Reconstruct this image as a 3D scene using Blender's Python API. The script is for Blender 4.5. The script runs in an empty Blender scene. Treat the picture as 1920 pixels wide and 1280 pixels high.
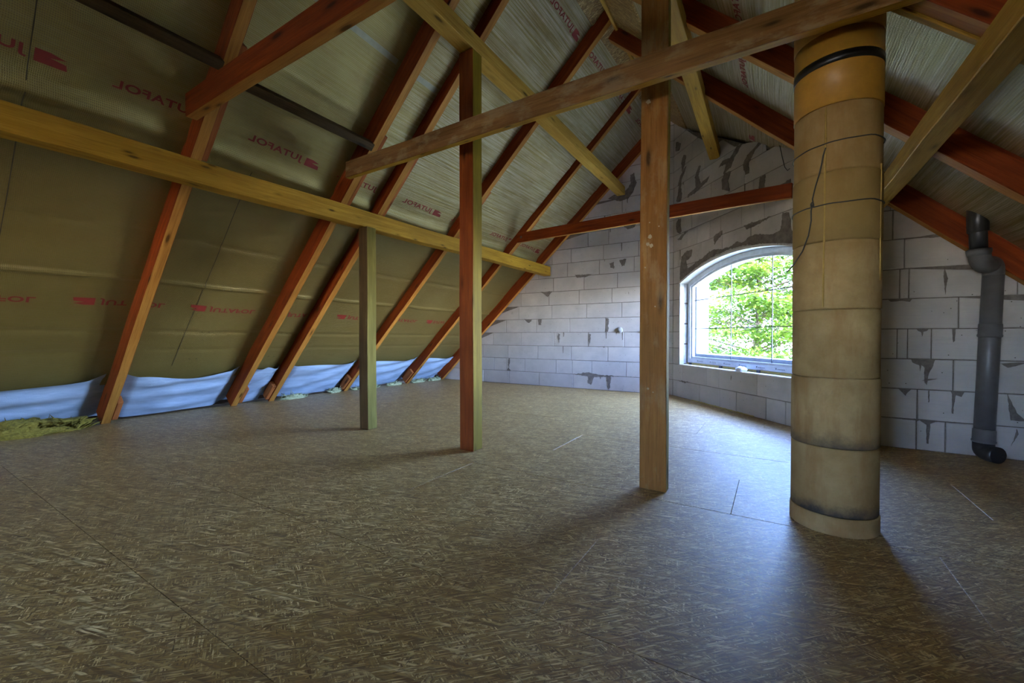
import bpy, bmesh, math, random
from mathutils import Vector, Matrix, noise
from mathutils.geometry import tessellate_polygon

random.seed(11)
SC = bpy.context.scene
COL = SC.collection
PI = math.pi

# ------------------------------------------------------------------ camera
YAW, PITCH = 0.55879, 0.014337
cam_d = bpy.data.cameras.new('camera')
cam_d.sensor_width = 36.0
cam_d.lens = 14.829
cam_d.clip_start = 0.02
cam_d.clip_end = 400
cam = bpy.data.objects.new('camera', cam_d)
cam.location = (0, 0, 0.945)
cam.rotation_euler = (PI / 2 - PITCH, 0, YAW)
COL.objects.link(cam)
SC.camera = cam

# ------------------------------------------------------------------ world, sun, exposure
EXPOSURE = 4.1
SKY = 1.0
SUN = 2.5
world = bpy.data.worlds.new('sky')
SC.world = world
world.use_nodes = True
wn = world.node_tree.nodes
wl = world.node_tree.links
wn.clear()
w_out = wn.new('ShaderNodeOutputWorld')
w_bg = wn.new('ShaderNodeBackground')
w_sky = wn.new('ShaderNodeTexSky')
w_sky.sky_type = 'NISHITA'
w_sky.sun_disc = False
w_sky.sun_elevation = math.radians(48)
w_sky.sun_rotation = math.radians(150)
w_sky.air_density = 1.0
w_sky.dust_density = 0.5
w_sky.ozone_density = 1.6
w_bg.inputs['Strength'].default_value = SKY
w_tint = wn.new('ShaderNodeMix'); w_tint.data_type = 'RGBA'; w_tint.blend_type = 'MULTIPLY'
w_tint.inputs[0].default_value = 1.0
w_tint.inputs[7].default_value = (0.88, 0.915, 1.20, 1)
wl.new(w_sky.outputs[0], w_tint.inputs[6])
wl.new(w_tint.outputs[2], w_bg.inputs['Color'])
wl.new(w_bg.outputs[0], w_out.inputs['Surface'])

sun_d = bpy.data.lights.new('sun', 'SUN')
sun_d.energy = SUN
sun_d.angle = math.radians(0.6)
sun_d.color = (1.0, 0.94, 0.82)
sun = bpy.data.objects.new('sun', sun_d)
sun.rotation_euler = (math.radians(40), 0, math.radians(-28))
sun.location = (-8, -12, 20)
COL.objects.link(sun)

SC.view_settings.view_transform = 'Standard'
SC.view_settings.look = 'None'
SC.view_settings.gamma = 1.0
SC.view_settings.use_curve_mapping = False
SC.view_settings.exposure = EXPOSURE


def portal(name, loc, direction, sx, sy):
    d = bpy.data.lights.new(name, 'AREA')
    d.shape = 'RECTANGLE'
    d.size, d.size_y = sx, sy
    d.cycles.is_portal = True
    o = bpy.data.objects.new(name, d)
    o.location = loc
    o.rotation_euler = Vector(direction).to_track_quat('-Z', 'Z').to_euler()
    COL.objects.link(o)


# ------------------------------------------------------------------ material helpers
class NT:
    def __init__(self, name):
        self.m = bpy.data.materials.new(name)
        self.m.use_nodes = True
        self.t = self.m.node_tree
        self.n = self.t.nodes
        self.n.clear()
        self.out = self.n.new('ShaderNodeOutputMaterial')
        self.b = self.n.new('ShaderNodeBsdfPrincipled')
        self.t.links.new(self.b.outputs[0], self.out.inputs['Surface'])

    def l(self, a, b):
        self.t.links.new(a, b)

    def set(self, **k):
        for a, v in k.items():
            self.b.inputs[a.replace('_', ' ')].default_value = v

    def coords(self, kind='Object', scale=(1, 1, 1), rot=(0, 0, 0), loc=(0, 0, 0), src=None):
        if src is None:
            c = self.n.new('ShaderNodeTexCoord').outputs[kind]
        else:
            c = src
        if any(rot):                       # turn first, stretch afterwards
            m0 = self.n.new('ShaderNodeMapping')
            m0.inputs['Rotation'].default_value = rot
            self.l(c, m0.inputs['Vector'])
            c = m0.outputs[0]
        mp = self.n.new('ShaderNodeMapping')
        mp.inputs['Scale'].default_value = scale
        mp.inputs['Location'].default_value = loc
        self.l(c, mp.inputs['Vector'])
        return mp.outputs[0]

    def objrand(self, base):
        """shift coordinates per object so that alike pieces differ"""
        oi = self.n.new('ShaderNodeObjectInfo')
        ml = self.n.new('ShaderNodeVectorMath'); ml.operation = 'SCALE'
        cx = self.n.new('ShaderNodeCombineXYZ')
        self.l(oi.outputs['Random'], cx.inputs[0]); self.l(oi.outputs['Random'], cx.inputs[1]); self.l(oi.outputs['Random'], cx.inputs[2])
        self.l(cx.outputs[0], ml.inputs[0]); ml.inputs['Scale'].default_value = 37.0
        ad = self.n.new('ShaderNodeVectorMath'); ad.operation = 'ADD'
        self.l(base, ad.inputs[0]); self.l(ml.outputs[0], ad.inputs[1])
        return ad.outputs[0]

    def noise(self, vec, scale=5, detail=4, rough=0.6, dist=0.0):
        t = self.n.new('ShaderNodeTexNoise')
        t.inputs['Scale'].default_value = scale
        t.inputs['Detail'].default_value = detail
        t.inputs['Roughness'].default_value = rough
        t.inputs['Distortion'].default_value = dist
        self.l(vec, t.inputs['Vector'])
        return t.outputs[0]

    def voro(self, vec, scale=5, feature='F1', out='Distance'):
        t = self.n.new('ShaderNodeTexVoronoi')
        t.feature = feature
        t.inputs['Scale'].default_value = scale
        self.l(vec, t.inputs['Vector'])
        return t.outputs[out]

    def ramp(self, fac, stops, mode='LINEAR'):
        r = self.n.new('ShaderNodeValToRGB')
        r.color_ramp.interpolation = mode
        e = r.color_ramp.elements
        while len(e) > 1:
            e.remove(e[-1])
        for i, (p, c) in enumerate(stops):
            if not isinstance(c, (tuple, list)):
                c = (c, c, c)
            el = e[0] if i == 0 else e.new(p)
            el.position = p
            el.color = (*c, 1)
        self.l(fac, r.inputs[0])
        return r.outputs[0]

    def mix(self, a, b, fac, mode='MIX'):
        x = self.n.new('ShaderNodeMix')
        x.data_type = 'RGBA'
        x.blend_type = mode
        for sock, v in ((x.inputs[6], a), (x.inputs[7], b), (x.inputs[0], fac)):
            if isinstance(v, (int, float)):
                sock.default_value = v if sock.type == 'VALUE' else (v, v, v, 1)
            elif isinstance(v, tuple):
                sock.default_value = (*v, 1)
            else:
                self.l(v, sock)
        return x.outputs[2]

    def math(self, op, a, b=None):
        x = self.n.new('ShaderNodeMath'); x.operation = op
        for i, v in enumerate((a, b)):
            if v is None:
                continue
            if isinstance(v, (int, float)):
                x.inputs[i].default_value = v
            else:
                self.l(v, x.inputs[i])
        return x.outputs[0]

    def bump(self, h, strength=0.3, dist=0.01, normal=None):
        b = self.n.new('ShaderNodeBump')
        b.inputs['Strength'].default_value = strength
        b.inputs['Distance'].default_value = dist
        self.l(h, b.inputs['Height'])
        if normal is not None:
            self.l(normal, b.inputs['Normal'])
        self.l(b.outputs[0], self.b.inputs['Normal'])
        return b.outputs[0]

    def color(self, c):
        if isinstance(c, tuple):
            self.b.inputs['Base Color'].default_value = (*c, 1)
        else:
            self.l(c, self.b.inputs['Base Color'])


def flat(name, col, rough=0.6, metal=0.0, spec=0.5):
    t = NT(name)
    v = t.objrand(t.coords('Object'))
    n = t.noise(v, 14, 4, 0.6)
    t.color(t.ramp(n, [(0.25, tuple(c * 0.8 for c in col)), (0.75, tuple(min(1, c * 1.12) for c in col))]))
    t.set(Roughness=rough, Metallic=metal)
    t.b.inputs['Specular IOR Level'].default_value = spec
    return t.m


def wood(name, dark, light, rough=0.65, grain=1.0, stain=None, stain_amt=0.0, knots=True, kd=1.5):
    """grain runs along local X"""
    t = NT(name)
    base = t.objrand(t.coords('Object'))
    v = t.coords(src=base, scale=(0.9, 14, 14))
    n1 = t.noise(v, 2.2, 6, 0.62, 0.5)
    v2 = t.coords(src=base, scale=(2.5, 90, 90))
    n2 = t.noise(v2, 1.6, 4, 0.7)
    v3 = t.coords(src=base, scale=(0.8, 3, 3))
    n3 = t.noise(v3, 1.5, 3, 0.5)
    c = t.ramp(n1, [(0.3, dark), (0.55, tuple((a + b) / 2 for a, b in zip(dark, light))), (0.75, light)])
    c = t.mix(c, tuple(d * 0.45 for d in dark), t.math('MULTIPLY', t.ramp(n2, [(0.3, 1.0), (0.5, 0.0)]), 0.55 * grain))
    c = t.mix(c, tuple(d * 0.6 for d in dark), t.ramp(n3, [(0.35, 0.5), (0.65, 0.0)]))
    if knots:
        vk = t.coords(src=base, scale=(1.6, 6.0, 6.0))
        k = t.voro(vk, kd)
        c = t.mix(c, tuple(d * 0.22 for d in dark), t.ramp(k, [(0.08, 0.95), (0.14, 0.35), (0.24, 0.0)]))
    if stain:
        vs = t.coords(src=base, scale=(2.2, 5, 5))
        s = t.noise(vs, 2.0, 5, 0.65)
        c = t.mix(c, stain, t.math('MULTIPLY', t.ramp(s, [(0.5, 0.0), (0.62, 1.0)]), stain_amt))
    t.color(c)
    t.set(Roughness=rough)
    t.b.inputs['Specular IOR Level'].default_value = 0.14
    t.bump(n2, 0.35, 0.004)
    return t.m


M = {}
M['red'] = wood('red_stained_timber', (0.155, 0.022, 0.0035), (0.36, 0.072, 0.010), 0.6)
M['red_bare'] = wood('orange_timber_cleat', (0.30, 0.08, 0.02), (0.50, 0.18, 0.05), 0.6)
M['pine'] = wood('golden_pine', (0.34, 0.165, 0.013), (0.60, 0.34, 0.035), 0.6, kd=2.6)
M['pine_pale'] = wood('pale_pine', (0.40, 0.21, 0.03), (0.64, 0.40, 0.085), 0.6)
M['old'] = wood('weathered_tie_timber', (0.18, 0.08, 0.02), (0.36, 0.19, 0.06), 0.75, stain=(0.42, 0.32, 0.17), stain_amt=0.35)
M['grey'] = wood('weathered_grey_post', (0.07, 0.038, 0.013), (0.17, 0.10, 0.035), 0.8)
M['postred'] = wood('reddish_post', (0.17, 0.030, 0.005), (0.34, 0.085, 0.013), 0.6)
M['postbrown'] = wood('brown_post', (0.24, 0.095, 0.018), (0.42, 0.20, 0.045), 0.65, stain=(0.40, 0.30, 0.16), stain_amt=0.25)
M['bare'] = wood('floor_lit_underside', (0.36, 0.14, 0.022), (0.60, 0.29, 0.06), 0.6)  # undersides: light bounced off the floor is painted into the colour
M['greygreen'] = wood('grey_green_pine', (0.13, 0.10, 0.018), (0.27, 0.215, 0.05), 0.8)  # colour of the grey post's right face
M['olive'] = wood('olive_pine', (0.20, 0.125, 0.006), (0.36, 0.25, 0.016), 0.75)  # colour of the right face on the other two posts
M['dark'] = wood('dark_noggin', (0.05, 0.028, 0.010), (0.12, 0.07, 0.026), 0.7)


def make_osb(name, tint=1.0):
    t = NT(name)
    base = t.objrand(t.coords('Object'))
    col = None
    hsum = None
    n_warp = t.n.new('ShaderNodeTexNoise')
    n_warp.inputs['Scale'].default_value = 9
    t.l(base, n_warp.inputs['Vector'])
    vm = t.n.new('ShaderNodeVectorMath'); vm.operation = 'SCALE'; vm.inputs['Scale'].default_value = 0.010
    t.l(n_warp.outputs['Color'], vm.inputs[0])
    va = t.n.new('ShaderNodeVectorMath'); va.operation = 'ADD'
    t.l(base, va.inputs[0]); t.l(vm.outputs[0], va.inputs[1])
    wbase = va.outputs[0]
    col = t.ramp(t.noise(base, 30, 5, 0.7), [(0.3, (0.24, 0.12, 0.022)), (0.7, (0.44, 0.265, 0.062))])
    for i, (ang, sx, sy) in enumerate([(12, 6, 42), (-50, 7, 50), (8, 12, 120), (-28, 13, 140), (40, 14, 130), (-60, 13, 150), (78, 14, 140), (25, 20, 260), (-15, 10, 95), (-45, 22, 280)]):
        v = t.coords(src=wbase, rot=(0, 0, math.radians(ang)), scale=(sx, sy, 1), loc=(i * 3.7, i * 1.9, 0))
        r = t.n.new('ShaderNodeTexVoronoi')
        r.voronoi_dimensions = '2D'
        r.inputs['Scale'].default_value = 1.0
        t.l(v, r.inputs['Vector'])
        sep = t.n.new('ShaderNodeSeparateColor')
        t.l(r.outputs['Color'], sep.inputs[0])
        c = t.ramp(sep.outputs[0], [(0.0, (0.14, 0.062, 0.010)), (0.25, (0.30, 0.16, 0.030)), (0.65, (0.46, 0.28, 0.072)), (1.0, (0.90, 0.68, 0.30))])
        msk = t.ramp(sep.outputs[1], [(0.60, 0.0), (0.64, 1.0)])
        edge = t.ramp(r.outputs['Distance'], [(0.34, 1.0), (0.56, 0.45)])
        c = t.mix((0.17, 0.10, 0.04), c, edge)
        c = t.mix(c, (0.22, 0.13, 0.05), t.math('MULTIPLY', t.ramp(t.noise(t.coords(src=wbase, rot=(0, 0, math.radians(ang)), scale=(4, 260, 1)), 1.5, 2, 0.5), [(0.35, 1.0), (0.6, 0.0)]), 0.35))
        col = t.mix(col, c, msk)
        h = t.math('MULTIPLY', sep.outputs[2], msk)
        hsum = h if hsum is None else t.math('ADD', hsum, h)
    # dark splinters
    for ang, s in ((25, 5), (-35, 6), (80, 7)):
        v = t.coords(src=wbase, rot=(0, 0, math.radians(ang)), scale=(s, s * 14, 1))
        n = t.noise(v, 2.0, 2, 0.5)
        col = t.mix(col, (0.07, 0.04, 0.018), t.ramp(n, [(0.70, 0.0), (0.76, 0.8)]))
    spots = t.noise(base, 1.3, 4, 0.6)
    col = t.mix(col, (0.20, 0.12, 0.05), t.math('MULTIPLY', t.ramp(spots, [(0.55, 0.0), (0.75, 1.0)]), 0.35))
    t.color(col)
    t.set(Roughness=0.46)
    t.b.inputs['Specular IOR Level'].default_value = 0.6
    t.bump(hsum, 0.3, 0.004)
    return t.m


M['osb'] = make_osb('strand_board')


def make_block():
    t = NT('aerated_block')
    base = t.objrand(t.coords('Object'))
    n = t.noise(base, 3, 5, 0.6)
    c = t.ramp(n, [(0.3, (0.40, 0.368, 0.338)), (0.7, (0.54, 0.503, 0.462))])
    oi = t.n.new('ShaderNodeObjectInfo')
    c = t.mix(c, (0.40, 0.37, 0.34), t.math('MULTIPLY', oi.outputs['Random'], 0.45))
    # saw lines, specks
    v = t.coords(src=base, scale=(2, 2, 60))
    s = t.noise(v, 2, 3, 0.6)
    c = t.mix(c, (0.36, 0.34, 0.32), t.math('MULTIPLY', t.ramp(s, [(0.55, 0.0), (0.7, 1.0)]), 0.30))
    sp = t.voro(base, 16)
    c = t.mix(c, (0.09, 0.075, 0.06), t.ramp(sp, [(0.045, 1.0), (0.075, 0.0)]))
    v2 = t.coords(src=base, scale=(9, 9, 2.2))
    dr = t.noise(v2, 1.6, 3, 0.55)
    c = t.mix(c, (0.14, 0.12, 0.10), t.ramp(dr, [(0.735, 0.0), (0.765, 0.8)]))
    t.color(c)
    t.set(Roughness=0.95)
    t.b.inputs['Specular IOR Level'].default_value = 0.2
    t.bump(t.noise(base, 120, 4, 0.7), 0.25, 0.004)
    return t.m


M['block'] = make_block()
_t = NT('grey_mortar')
_v = _t.coords('Object')
_n = _t.noise(_v, 12, 6, 0.7)
_t.color(_t.ramp(_n, [(0.3, (0.085, 0.07, 0.055)), (0.7, (0.21, 0.18, 0.155))]))
_t.set(Roughness=0.95)
_t.bump(_n, 0.5, 0.01)
M['mortar'] = _t.m


def make_foil():
    """reinforced vapour foil: UV in metres (u along the roof, v up the slope)"""
    t = NT('reinforced_foil')
    uv = t.n.new('ShaderNodeTexCoord').outputs['UV']
    vv = t.coords(src=uv, scale=(1, 1, 1))
    n_big = t.noise(vv, 1.1, 4, 0.55)
    stre = t.noise(t.coords(src=uv, scale=(0.5, 24, 1)), 2.2, 6, 0.65, 0.25)
    fine = t.noise(t.coords(src=uv, scale=(5, 70, 1)), 2.0, 3, 0.6)
    up = t.n.new('ShaderNodeSeparateXYZ'); t.l(uv, up.inputs[0])
    upper = t.ramp(t.math('DIVIDE', up.outputs[1], 10.0), [(0.30, 0.12), (0.42, 1.0)])
    upper = t.math('MULTIPLY', upper, t.ramp(t.math('DIVIDE', up.outputs[0], 10.0), [(0.27, 0.15), (0.34, 1.0)]))
    c = t.ramp(n_big, [(0.3, (0.265, 0.195, 0.042)), (0.7, (0.40, 0.315, 0.10))])
    c = t.mix(c, (0.74, 0.66, 0.52), t.math('MULTIPLY', t.math('MULTIPLY', t.ramp(stre, [(0.38, 0.0), (0.68, 1.0)]), 0.8), upper))  # pale streaks paint the highlight of the far upper pleats into the colour
    # net of threads
    wob = t.n.new('ShaderNodeVectorMath'); wob.operation = 'SCALE'; wob.inputs['Scale'].default_value = 0.02
    nz = t.n.new('ShaderNodeTexNoise'); nz.inputs['Scale'].default_value = 7
    t.l(uv, nz.inputs['Vector']); t.l(nz.outputs['Color'], wob.inputs[0])
    ad = t.n.new('ShaderNodeVectorMath'); ad.operation = 'ADD'
    t.l(uv, ad.inputs[0]); t.l(wob.outputs[0], ad.inputs[1])
    sp = t.n.new('ShaderNodeSeparateXYZ'); t.l(ad.outputs[0], sp.inputs[0])
    su = t.math('SINE', t.math('MULTIPLY', sp.outputs[0], 2 * PI / 0.0095))
    sv = t.math('SINE', t.math('MULTIPLY', sp.outputs[1], 2 * PI / 0.013))
    net = t.math('MAXIMUM', t.math('MULTIPLY', su, 1.0), t.math('MULTIPLY', sv, 0.8))
    net01 = t.math('ADD', t.math('MULTIPLY', net, 0.5), 0.5)
    c = t.mix(c, (0.16, 0.125, 0.06), t.math('MULTIPLY', t.ramp(net01, [(0.35, 1.0), (0.8, 0.0)]), 0.55))
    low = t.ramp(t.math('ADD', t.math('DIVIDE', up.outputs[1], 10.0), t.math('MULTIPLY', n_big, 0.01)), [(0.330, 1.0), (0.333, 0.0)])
    c = t.mix(c, (0.165, 0.115, 0.032), t.math('MULTIPLY', low, 0.6))      # browner below the roll overlap
    # grime towards brown in blotches
    g = t.noise(t.coords(src=uv, scale=(1.0, 2.0, 1)), 2.3, 6, 0.7)
    c = t.mix(c, (0.22, 0.145, 0.05), t.math('MULTIPLY', t.ramp(g, [(0.48, 0.0), (0.72, 1.0)]), 0.5))
    t.color(c)
    t.set(Roughness=0.36, Metallic=0.45)
    t.b.inputs['Specular IOR Level'].default_value = 0.5
    h = t.math('ADD', t.math('MULTIPLY', net01, 0.35), t.math('MULTIPLY', t.math('MULTIPLY', stre, upper), 3.0))
    h = t.math('ADD', h, t.math('MULTIPLY', fine, 0.5))
    t.bump(h, 0.75, 0.006)
    return t.m


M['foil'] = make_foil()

_t = NT('white_fleece')
_v = _t.coords('Object')
_n = _t.noise(_t.coords(src=_v, scale=(1, 1.5, 9)), 3, 5, 0.6)
_t.color(_t.ramp(_n, [(0.3, (0.27, 0.36, 0.50)), (0.7, (0.42, 0.53, 0.68))]))
_t.set(Roughness=0.8)
_t.bump(_t.noise(_v, 160, 2, 0.5), 0.3, 0.003)
M['fleece'] = _t.m

_t = NT('mineral_wool')
_v = _t.coords('Object')
_n = _t.noise(_t.coords(src=_v, scale=(14, 14, 30)), 2.5, 6, 0.7)
_t.color(_t.ramp(_n, [(0.3, (0.11, 0.078, 0.008)), (0.5, (0.29, 0.215, 0.025)), (0.75, (0.52, 0.40, 0.08))]))
_t.set(Roughness=1.0)
_t.bump(_n, 0.8, 0.02)
M['wool'] = _t.m
_t = NT('pale_wool')
_v = _t.coords('Object')
_n = _t.noise(_t.coords(src=_v, scale=(14, 14, 20)), 3, 6, 0.7)
_t.color(_t.ramp(_n, [(0.3, (0.28, 0.29, 0.14)), (0.7, (0.56, 0.57, 0.34))]))
_t.set(Roughness=1.0)
_t.bump(_n, 0.8, 0.02)
M['wool_pale'] = _t.m


def make_ring():
    t = NT('chimney_shell')
    base = t.objrand(t.coords('Object'))
    n = t.noise(base, 5, 6, 0.65)
    c = t.ramp(n, [(0.3, (0.28, 0.175, 0.062)), (0.7, (0.46, 0.315, 0.135))])
    st = t.noise(t.coords(src=base, scale=(4, 4, 0.9)), 2.2, 5, 0.65)
    c = t.mix(c, (0.27, 0.135, 0.04), t.math('MULTIPLY', t.ramp(st, [(0.48, 0.0), (0.68, 1.0)]), 0.7))
    sp = t.noise(base, 60, 3, 0.7)
    c = t.mix(c, (0.20, 0.15, 0.09), t.ramp(sp, [(0.60, 0.0), (0.78, 0.45)]))
    tn = t.n.new('ShaderNodeAttribute'); tn.attribute_type = 'OBJECT'; tn.attribute_name = 'ring_tone'  # browner tone, set for each ring
    c = t.mix(c, (0.24, 0.155, 0.045), t.math('MULTIPLY', tn.outputs['Fac'], t.ramp(t.noise(base, 3.0, 5, 0.6), [(0.3, 0.5), (0.6, 1.0)])))
    # sooty lower lip of each ring
    g = t.n.new('ShaderNodeSeparateXYZ')
    t.l(t.n.new('ShaderNodeTexCoord').outputs['Object'], g.inputs[0])
    lip = t.math('ADD', g.outputs[2], t.math('MULTIPLY', t.noise(base, 9, 6, 0.75), 0.16))
    at = t.n.new('ShaderNodeAttribute'); at.attribute_type = 'OBJECT'; at.attribute_name = 'soot'
    c = t.mix(c, (0.06, 0.05, 0.04), t.math('MULTIPLY', t.ramp(lip, [(0.075, 1.0), (0.150, 0.0)]), at.outputs['Fac']))
    t.color(c)
    t.set(Roughness=0.9)
    t.b.inputs['Specular IOR Level'].default_value = 0.2
    t.bump(t.noise(base, 90, 4, 0.7), 0.35, 0.004)
    return t.m


M['ring'] = make_ring()
M['yellow'] = flat('yellow_sleeve', (0.50, 0.255, 0.035), 0.45)
M['caulk'] = flat('ochre_joint_seam', (0.42, 0.27, 0.06), 0.8)
M['tape'] = flat('black_tape', (0.012, 0.012, 0.012), 0.35)
M['wire'] = flat('black_wire', (0.016, 0.014, 0.014), 0.5)
M['pvc'] = flat('grey_plastic_pipe', (0.11, 0.105, 0.105), 0.38)
M['blackpipe'] = flat('black_plastic_pipe', (0.022, 0.022, 0.024), 0.35)
M['frame'] = flat('white_window_frame', (0.60, 0.63, 0.66), 0.4)
M['film'] = flat('protective_film_print', (0.16, 0.17, 0.20), 0.5)
M['bar'] = flat('dark_glazing_bar', (0.05, 0.055, 0.06), 0.5)
M['foam'] = flat('yellow_foam', (0.46, 0.36, 0.12), 0.9)
M['whitefoam'] = flat('white_foam', (0.74, 0.76, 0.80), 0.6)
M['plaster'] = flat('pale_plaster', (0.62, 0.61, 0.58), 0.9)
M['render_grey'] = flat('outer_render', (0.20, 0.21, 0.22), 0.9)
M['jamb'] = flat('jamb_plaster', (0.36, 0.36, 0.35), 0.9)
M['foiltape'] = flat('foil_joint_tape', (0.30, 0.28, 0.19), 0.4)
M['seam'] = flat('foil_seam_thread', (0.07, 0.05, 0.02), 0.7)
M['spot'] = flat('old_paint_spot', (0.40, 0.31, 0.20), 0.9)
M['print'] = flat('red_print', (0.24, 0.022, 0.014), 0.6)
M['leafwhite'] = flat('house_wall_white', (0.72, 0.70, 0.67), 0.9)
M['roof'] = flat('house_roof_grey', (0.30, 0.29, 0.30), 0.8)
M['hwin'] = flat('house_window_dark', (0.12, 0.15, 0.2), 0.2)
M['ground'] = flat('garden_ground', (0.27, 0.265, 0.16), 1.0)
M['bark'] = flat('bark', (0.11, 0.08, 0.05), 0.95)
M['deck'] = flat('roof_deck', (0.16, 0.10, 0.05), 0.9)

_t = NT('leaf')
_v = _t.coords('Object')
_n = _t.noise(_v, 1.6, 3, 0.6)
_n2 = _t.noise(_v, 11, 2, 0.6)
_c = _t.ramp(_n, [(0.3, (0.035, 0.09, 0.006)), (0.55, (0.11, 0.18, 0.008)), (0.75, (0.19, 0.20, 0.010))])
_c = _t.mix(_c, (0.02, 0.06, 0.006), _t.ramp(_n2, [(0.4, 0.6), (0.6, 0.0)]))
_t.color(_c)
_t.set(Roughness=0.55)
_tr = _t.n.new('ShaderNodeBsdfTranslucent')
_t.l(_c, _tr.inputs['Color'])
_mx = _t.n.new('ShaderNodeMixShader')
_mx.inputs[0].default_value = 0.35
_t.l(_t.b.outputs[0], _mx.inputs[1]); _t.l(_tr.outputs[0], _mx.inputs[2])
_t.l(_mx.outputs[0], _t.out.inputs['Surface'])
M['leaf'] = _t.m

_t = NT('window_glass')
_t.n.remove(_t.b)
_tp = _t.n.new('ShaderNodeBsdfTransparent'); _tp.inputs['Color'].default_value = (0.96, 0.98, 0.98, 1)
_gl = _t.n.new('ShaderNodeBsdfGlossy'); _gl.inputs['Roughness'].default_value = 0.02
_lw = _t.n.new('ShaderNodeLayerWeight'); _lw.inputs['Blend'].default_value = 0.5
_p5 = _t.n.new('ShaderNodeMath'); _p5.operation = 'POWER'; _p5.inputs[1].default_value = 4.0
_t.l(_lw.outputs['Facing'], _p5.inputs[0])
_fr = _t.n.new('ShaderNodeMath'); _fr.operation = 'MULTIPLY_ADD'; _fr.inputs[1].default_value = 0.5; _fr.inputs[2].default_value = 0.03
_t.l(_p5.outputs[0], _fr.inputs[0])
_mx = _t.n.new('ShaderNodeMixShader')
_t.l(_fr.outputs[0], _mx.inputs[0]); _t.l(_tp.outputs[0], _mx.inputs[1]); _t.l(_gl.outputs[0], _mx.inputs[2])
_t.l(_mx.outputs[0], _t.out.inputs['Surface'])
M['glass'] = _t.m


# ------------------------------------------------------------------ object helpers
def link(name, me, mat=None, parent=None):
    if mat is not None and not me.materials:
        me.materials.append(mat)
    o = bpy.data.objects.new(name, me)
    COL.objects.link(o)
    if parent is not None:
        o.parent = parent
    return o


def from_bm(name, bm, mat, parent=None, smooth=False):
    bmesh.ops.recalc_face_normals(bm, faces=bm.faces)
    me = bpy.data.meshes.new(name)
    bm.to_mesh(me)
    bm.free()
    if smooth:
        for p in me.polygons:
            p.use_smooth = True
    return link(name, me, mat, parent)


def from_py(name, verts, faces, mat, parent=None, smooth=False):
    me = bpy.data.meshes.new(name)
    me.from_pydata([tuple(v) for v in verts], [], faces)
    me.update()
    if smooth:
        for p in me.polygons:
            p.use_smooth = True
    return link(name, me, mat, parent)


def empty(name, loc=(0, 0, 0)):
    o = bpy.data.objects.new(name, None)
    o.empty_display_size = 0.1
    o.location = loc
    COL.objects.link(o)
    return o


def tag(o, label=None, cat=None, group=None, kind=None):
    if label: o['label'] = label
    if cat: o['category'] = cat
    if group: o['group'] = group
    if kind: o['kind'] = kind
    return o


def add_box(bm, c, s, rot=None):
    r = bmesh.ops.create_cube(bm, size=1)['verts']
    mtx = Matrix.Translation(c) @ (rot.to_4x4() if rot else Matrix.Identity(4)) @ Matrix.Diagonal((*s, 1))
    bmesh.ops.transform(bm, matrix=mtx, verts=r)
    return r


def add_tube(bm, pts, r, seg=10, caps=True):
    """round tube along a polyline; r may be a list"""
    rings = []
    n = len(pts)
    pts = [Vector(p) for p in pts]
    ref = None
    for i, p in enumerate(pts):
        d = (pts[min(i + 1, n - 1)] - pts[max(i - 1, 0)]).normalized()
        if ref is None:
            ref = d.orthogonal().normalized()
        a = (ref - d * ref.dot(d)).normalized()
        ref = a
        b = d.cross(a)
        rr = r[i] if isinstance(r, (list, tuple)) else r
        rings.append([bm.verts.new(p + a * (rr * math.cos(2 * PI * k / seg)) + b * (rr * math.sin(2 * PI * k / seg))) for k in range(seg)])
    for i in range(n - 1):
        for k in range(seg):
            bm.faces.new((rings[i][k], rings[i][(k + 1) % seg], rings[i + 1][(k + 1) % seg], rings[i + 1][k]))
    if caps:
        bm.faces.new(rings[0][::-1])
        bm.faces.new(rings[-1])


def add_lathe(bm, prof, seg=48, c=(0, 0, 0), closed=False):
    """profile of (r, z) about the vertical axis through c"""
    rings = []
    for r, z in prof:
        rings.append([bm.verts.new((c[0] + r * math.cos(2 * PI * k / seg), c[1] + r * math.sin(2 * PI * k / seg), c[2] + z)) for k in range(seg)])
    nr = len(rings)
    for i in range(nr if closed else nr - 1):
        a, b = rings[i], rings[(i + 1) % nr]
        for k in range(seg):
            bm.faces.new((a[k], a[(k + 1) % seg], b[(k + 1) % seg], b[k]))


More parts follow.
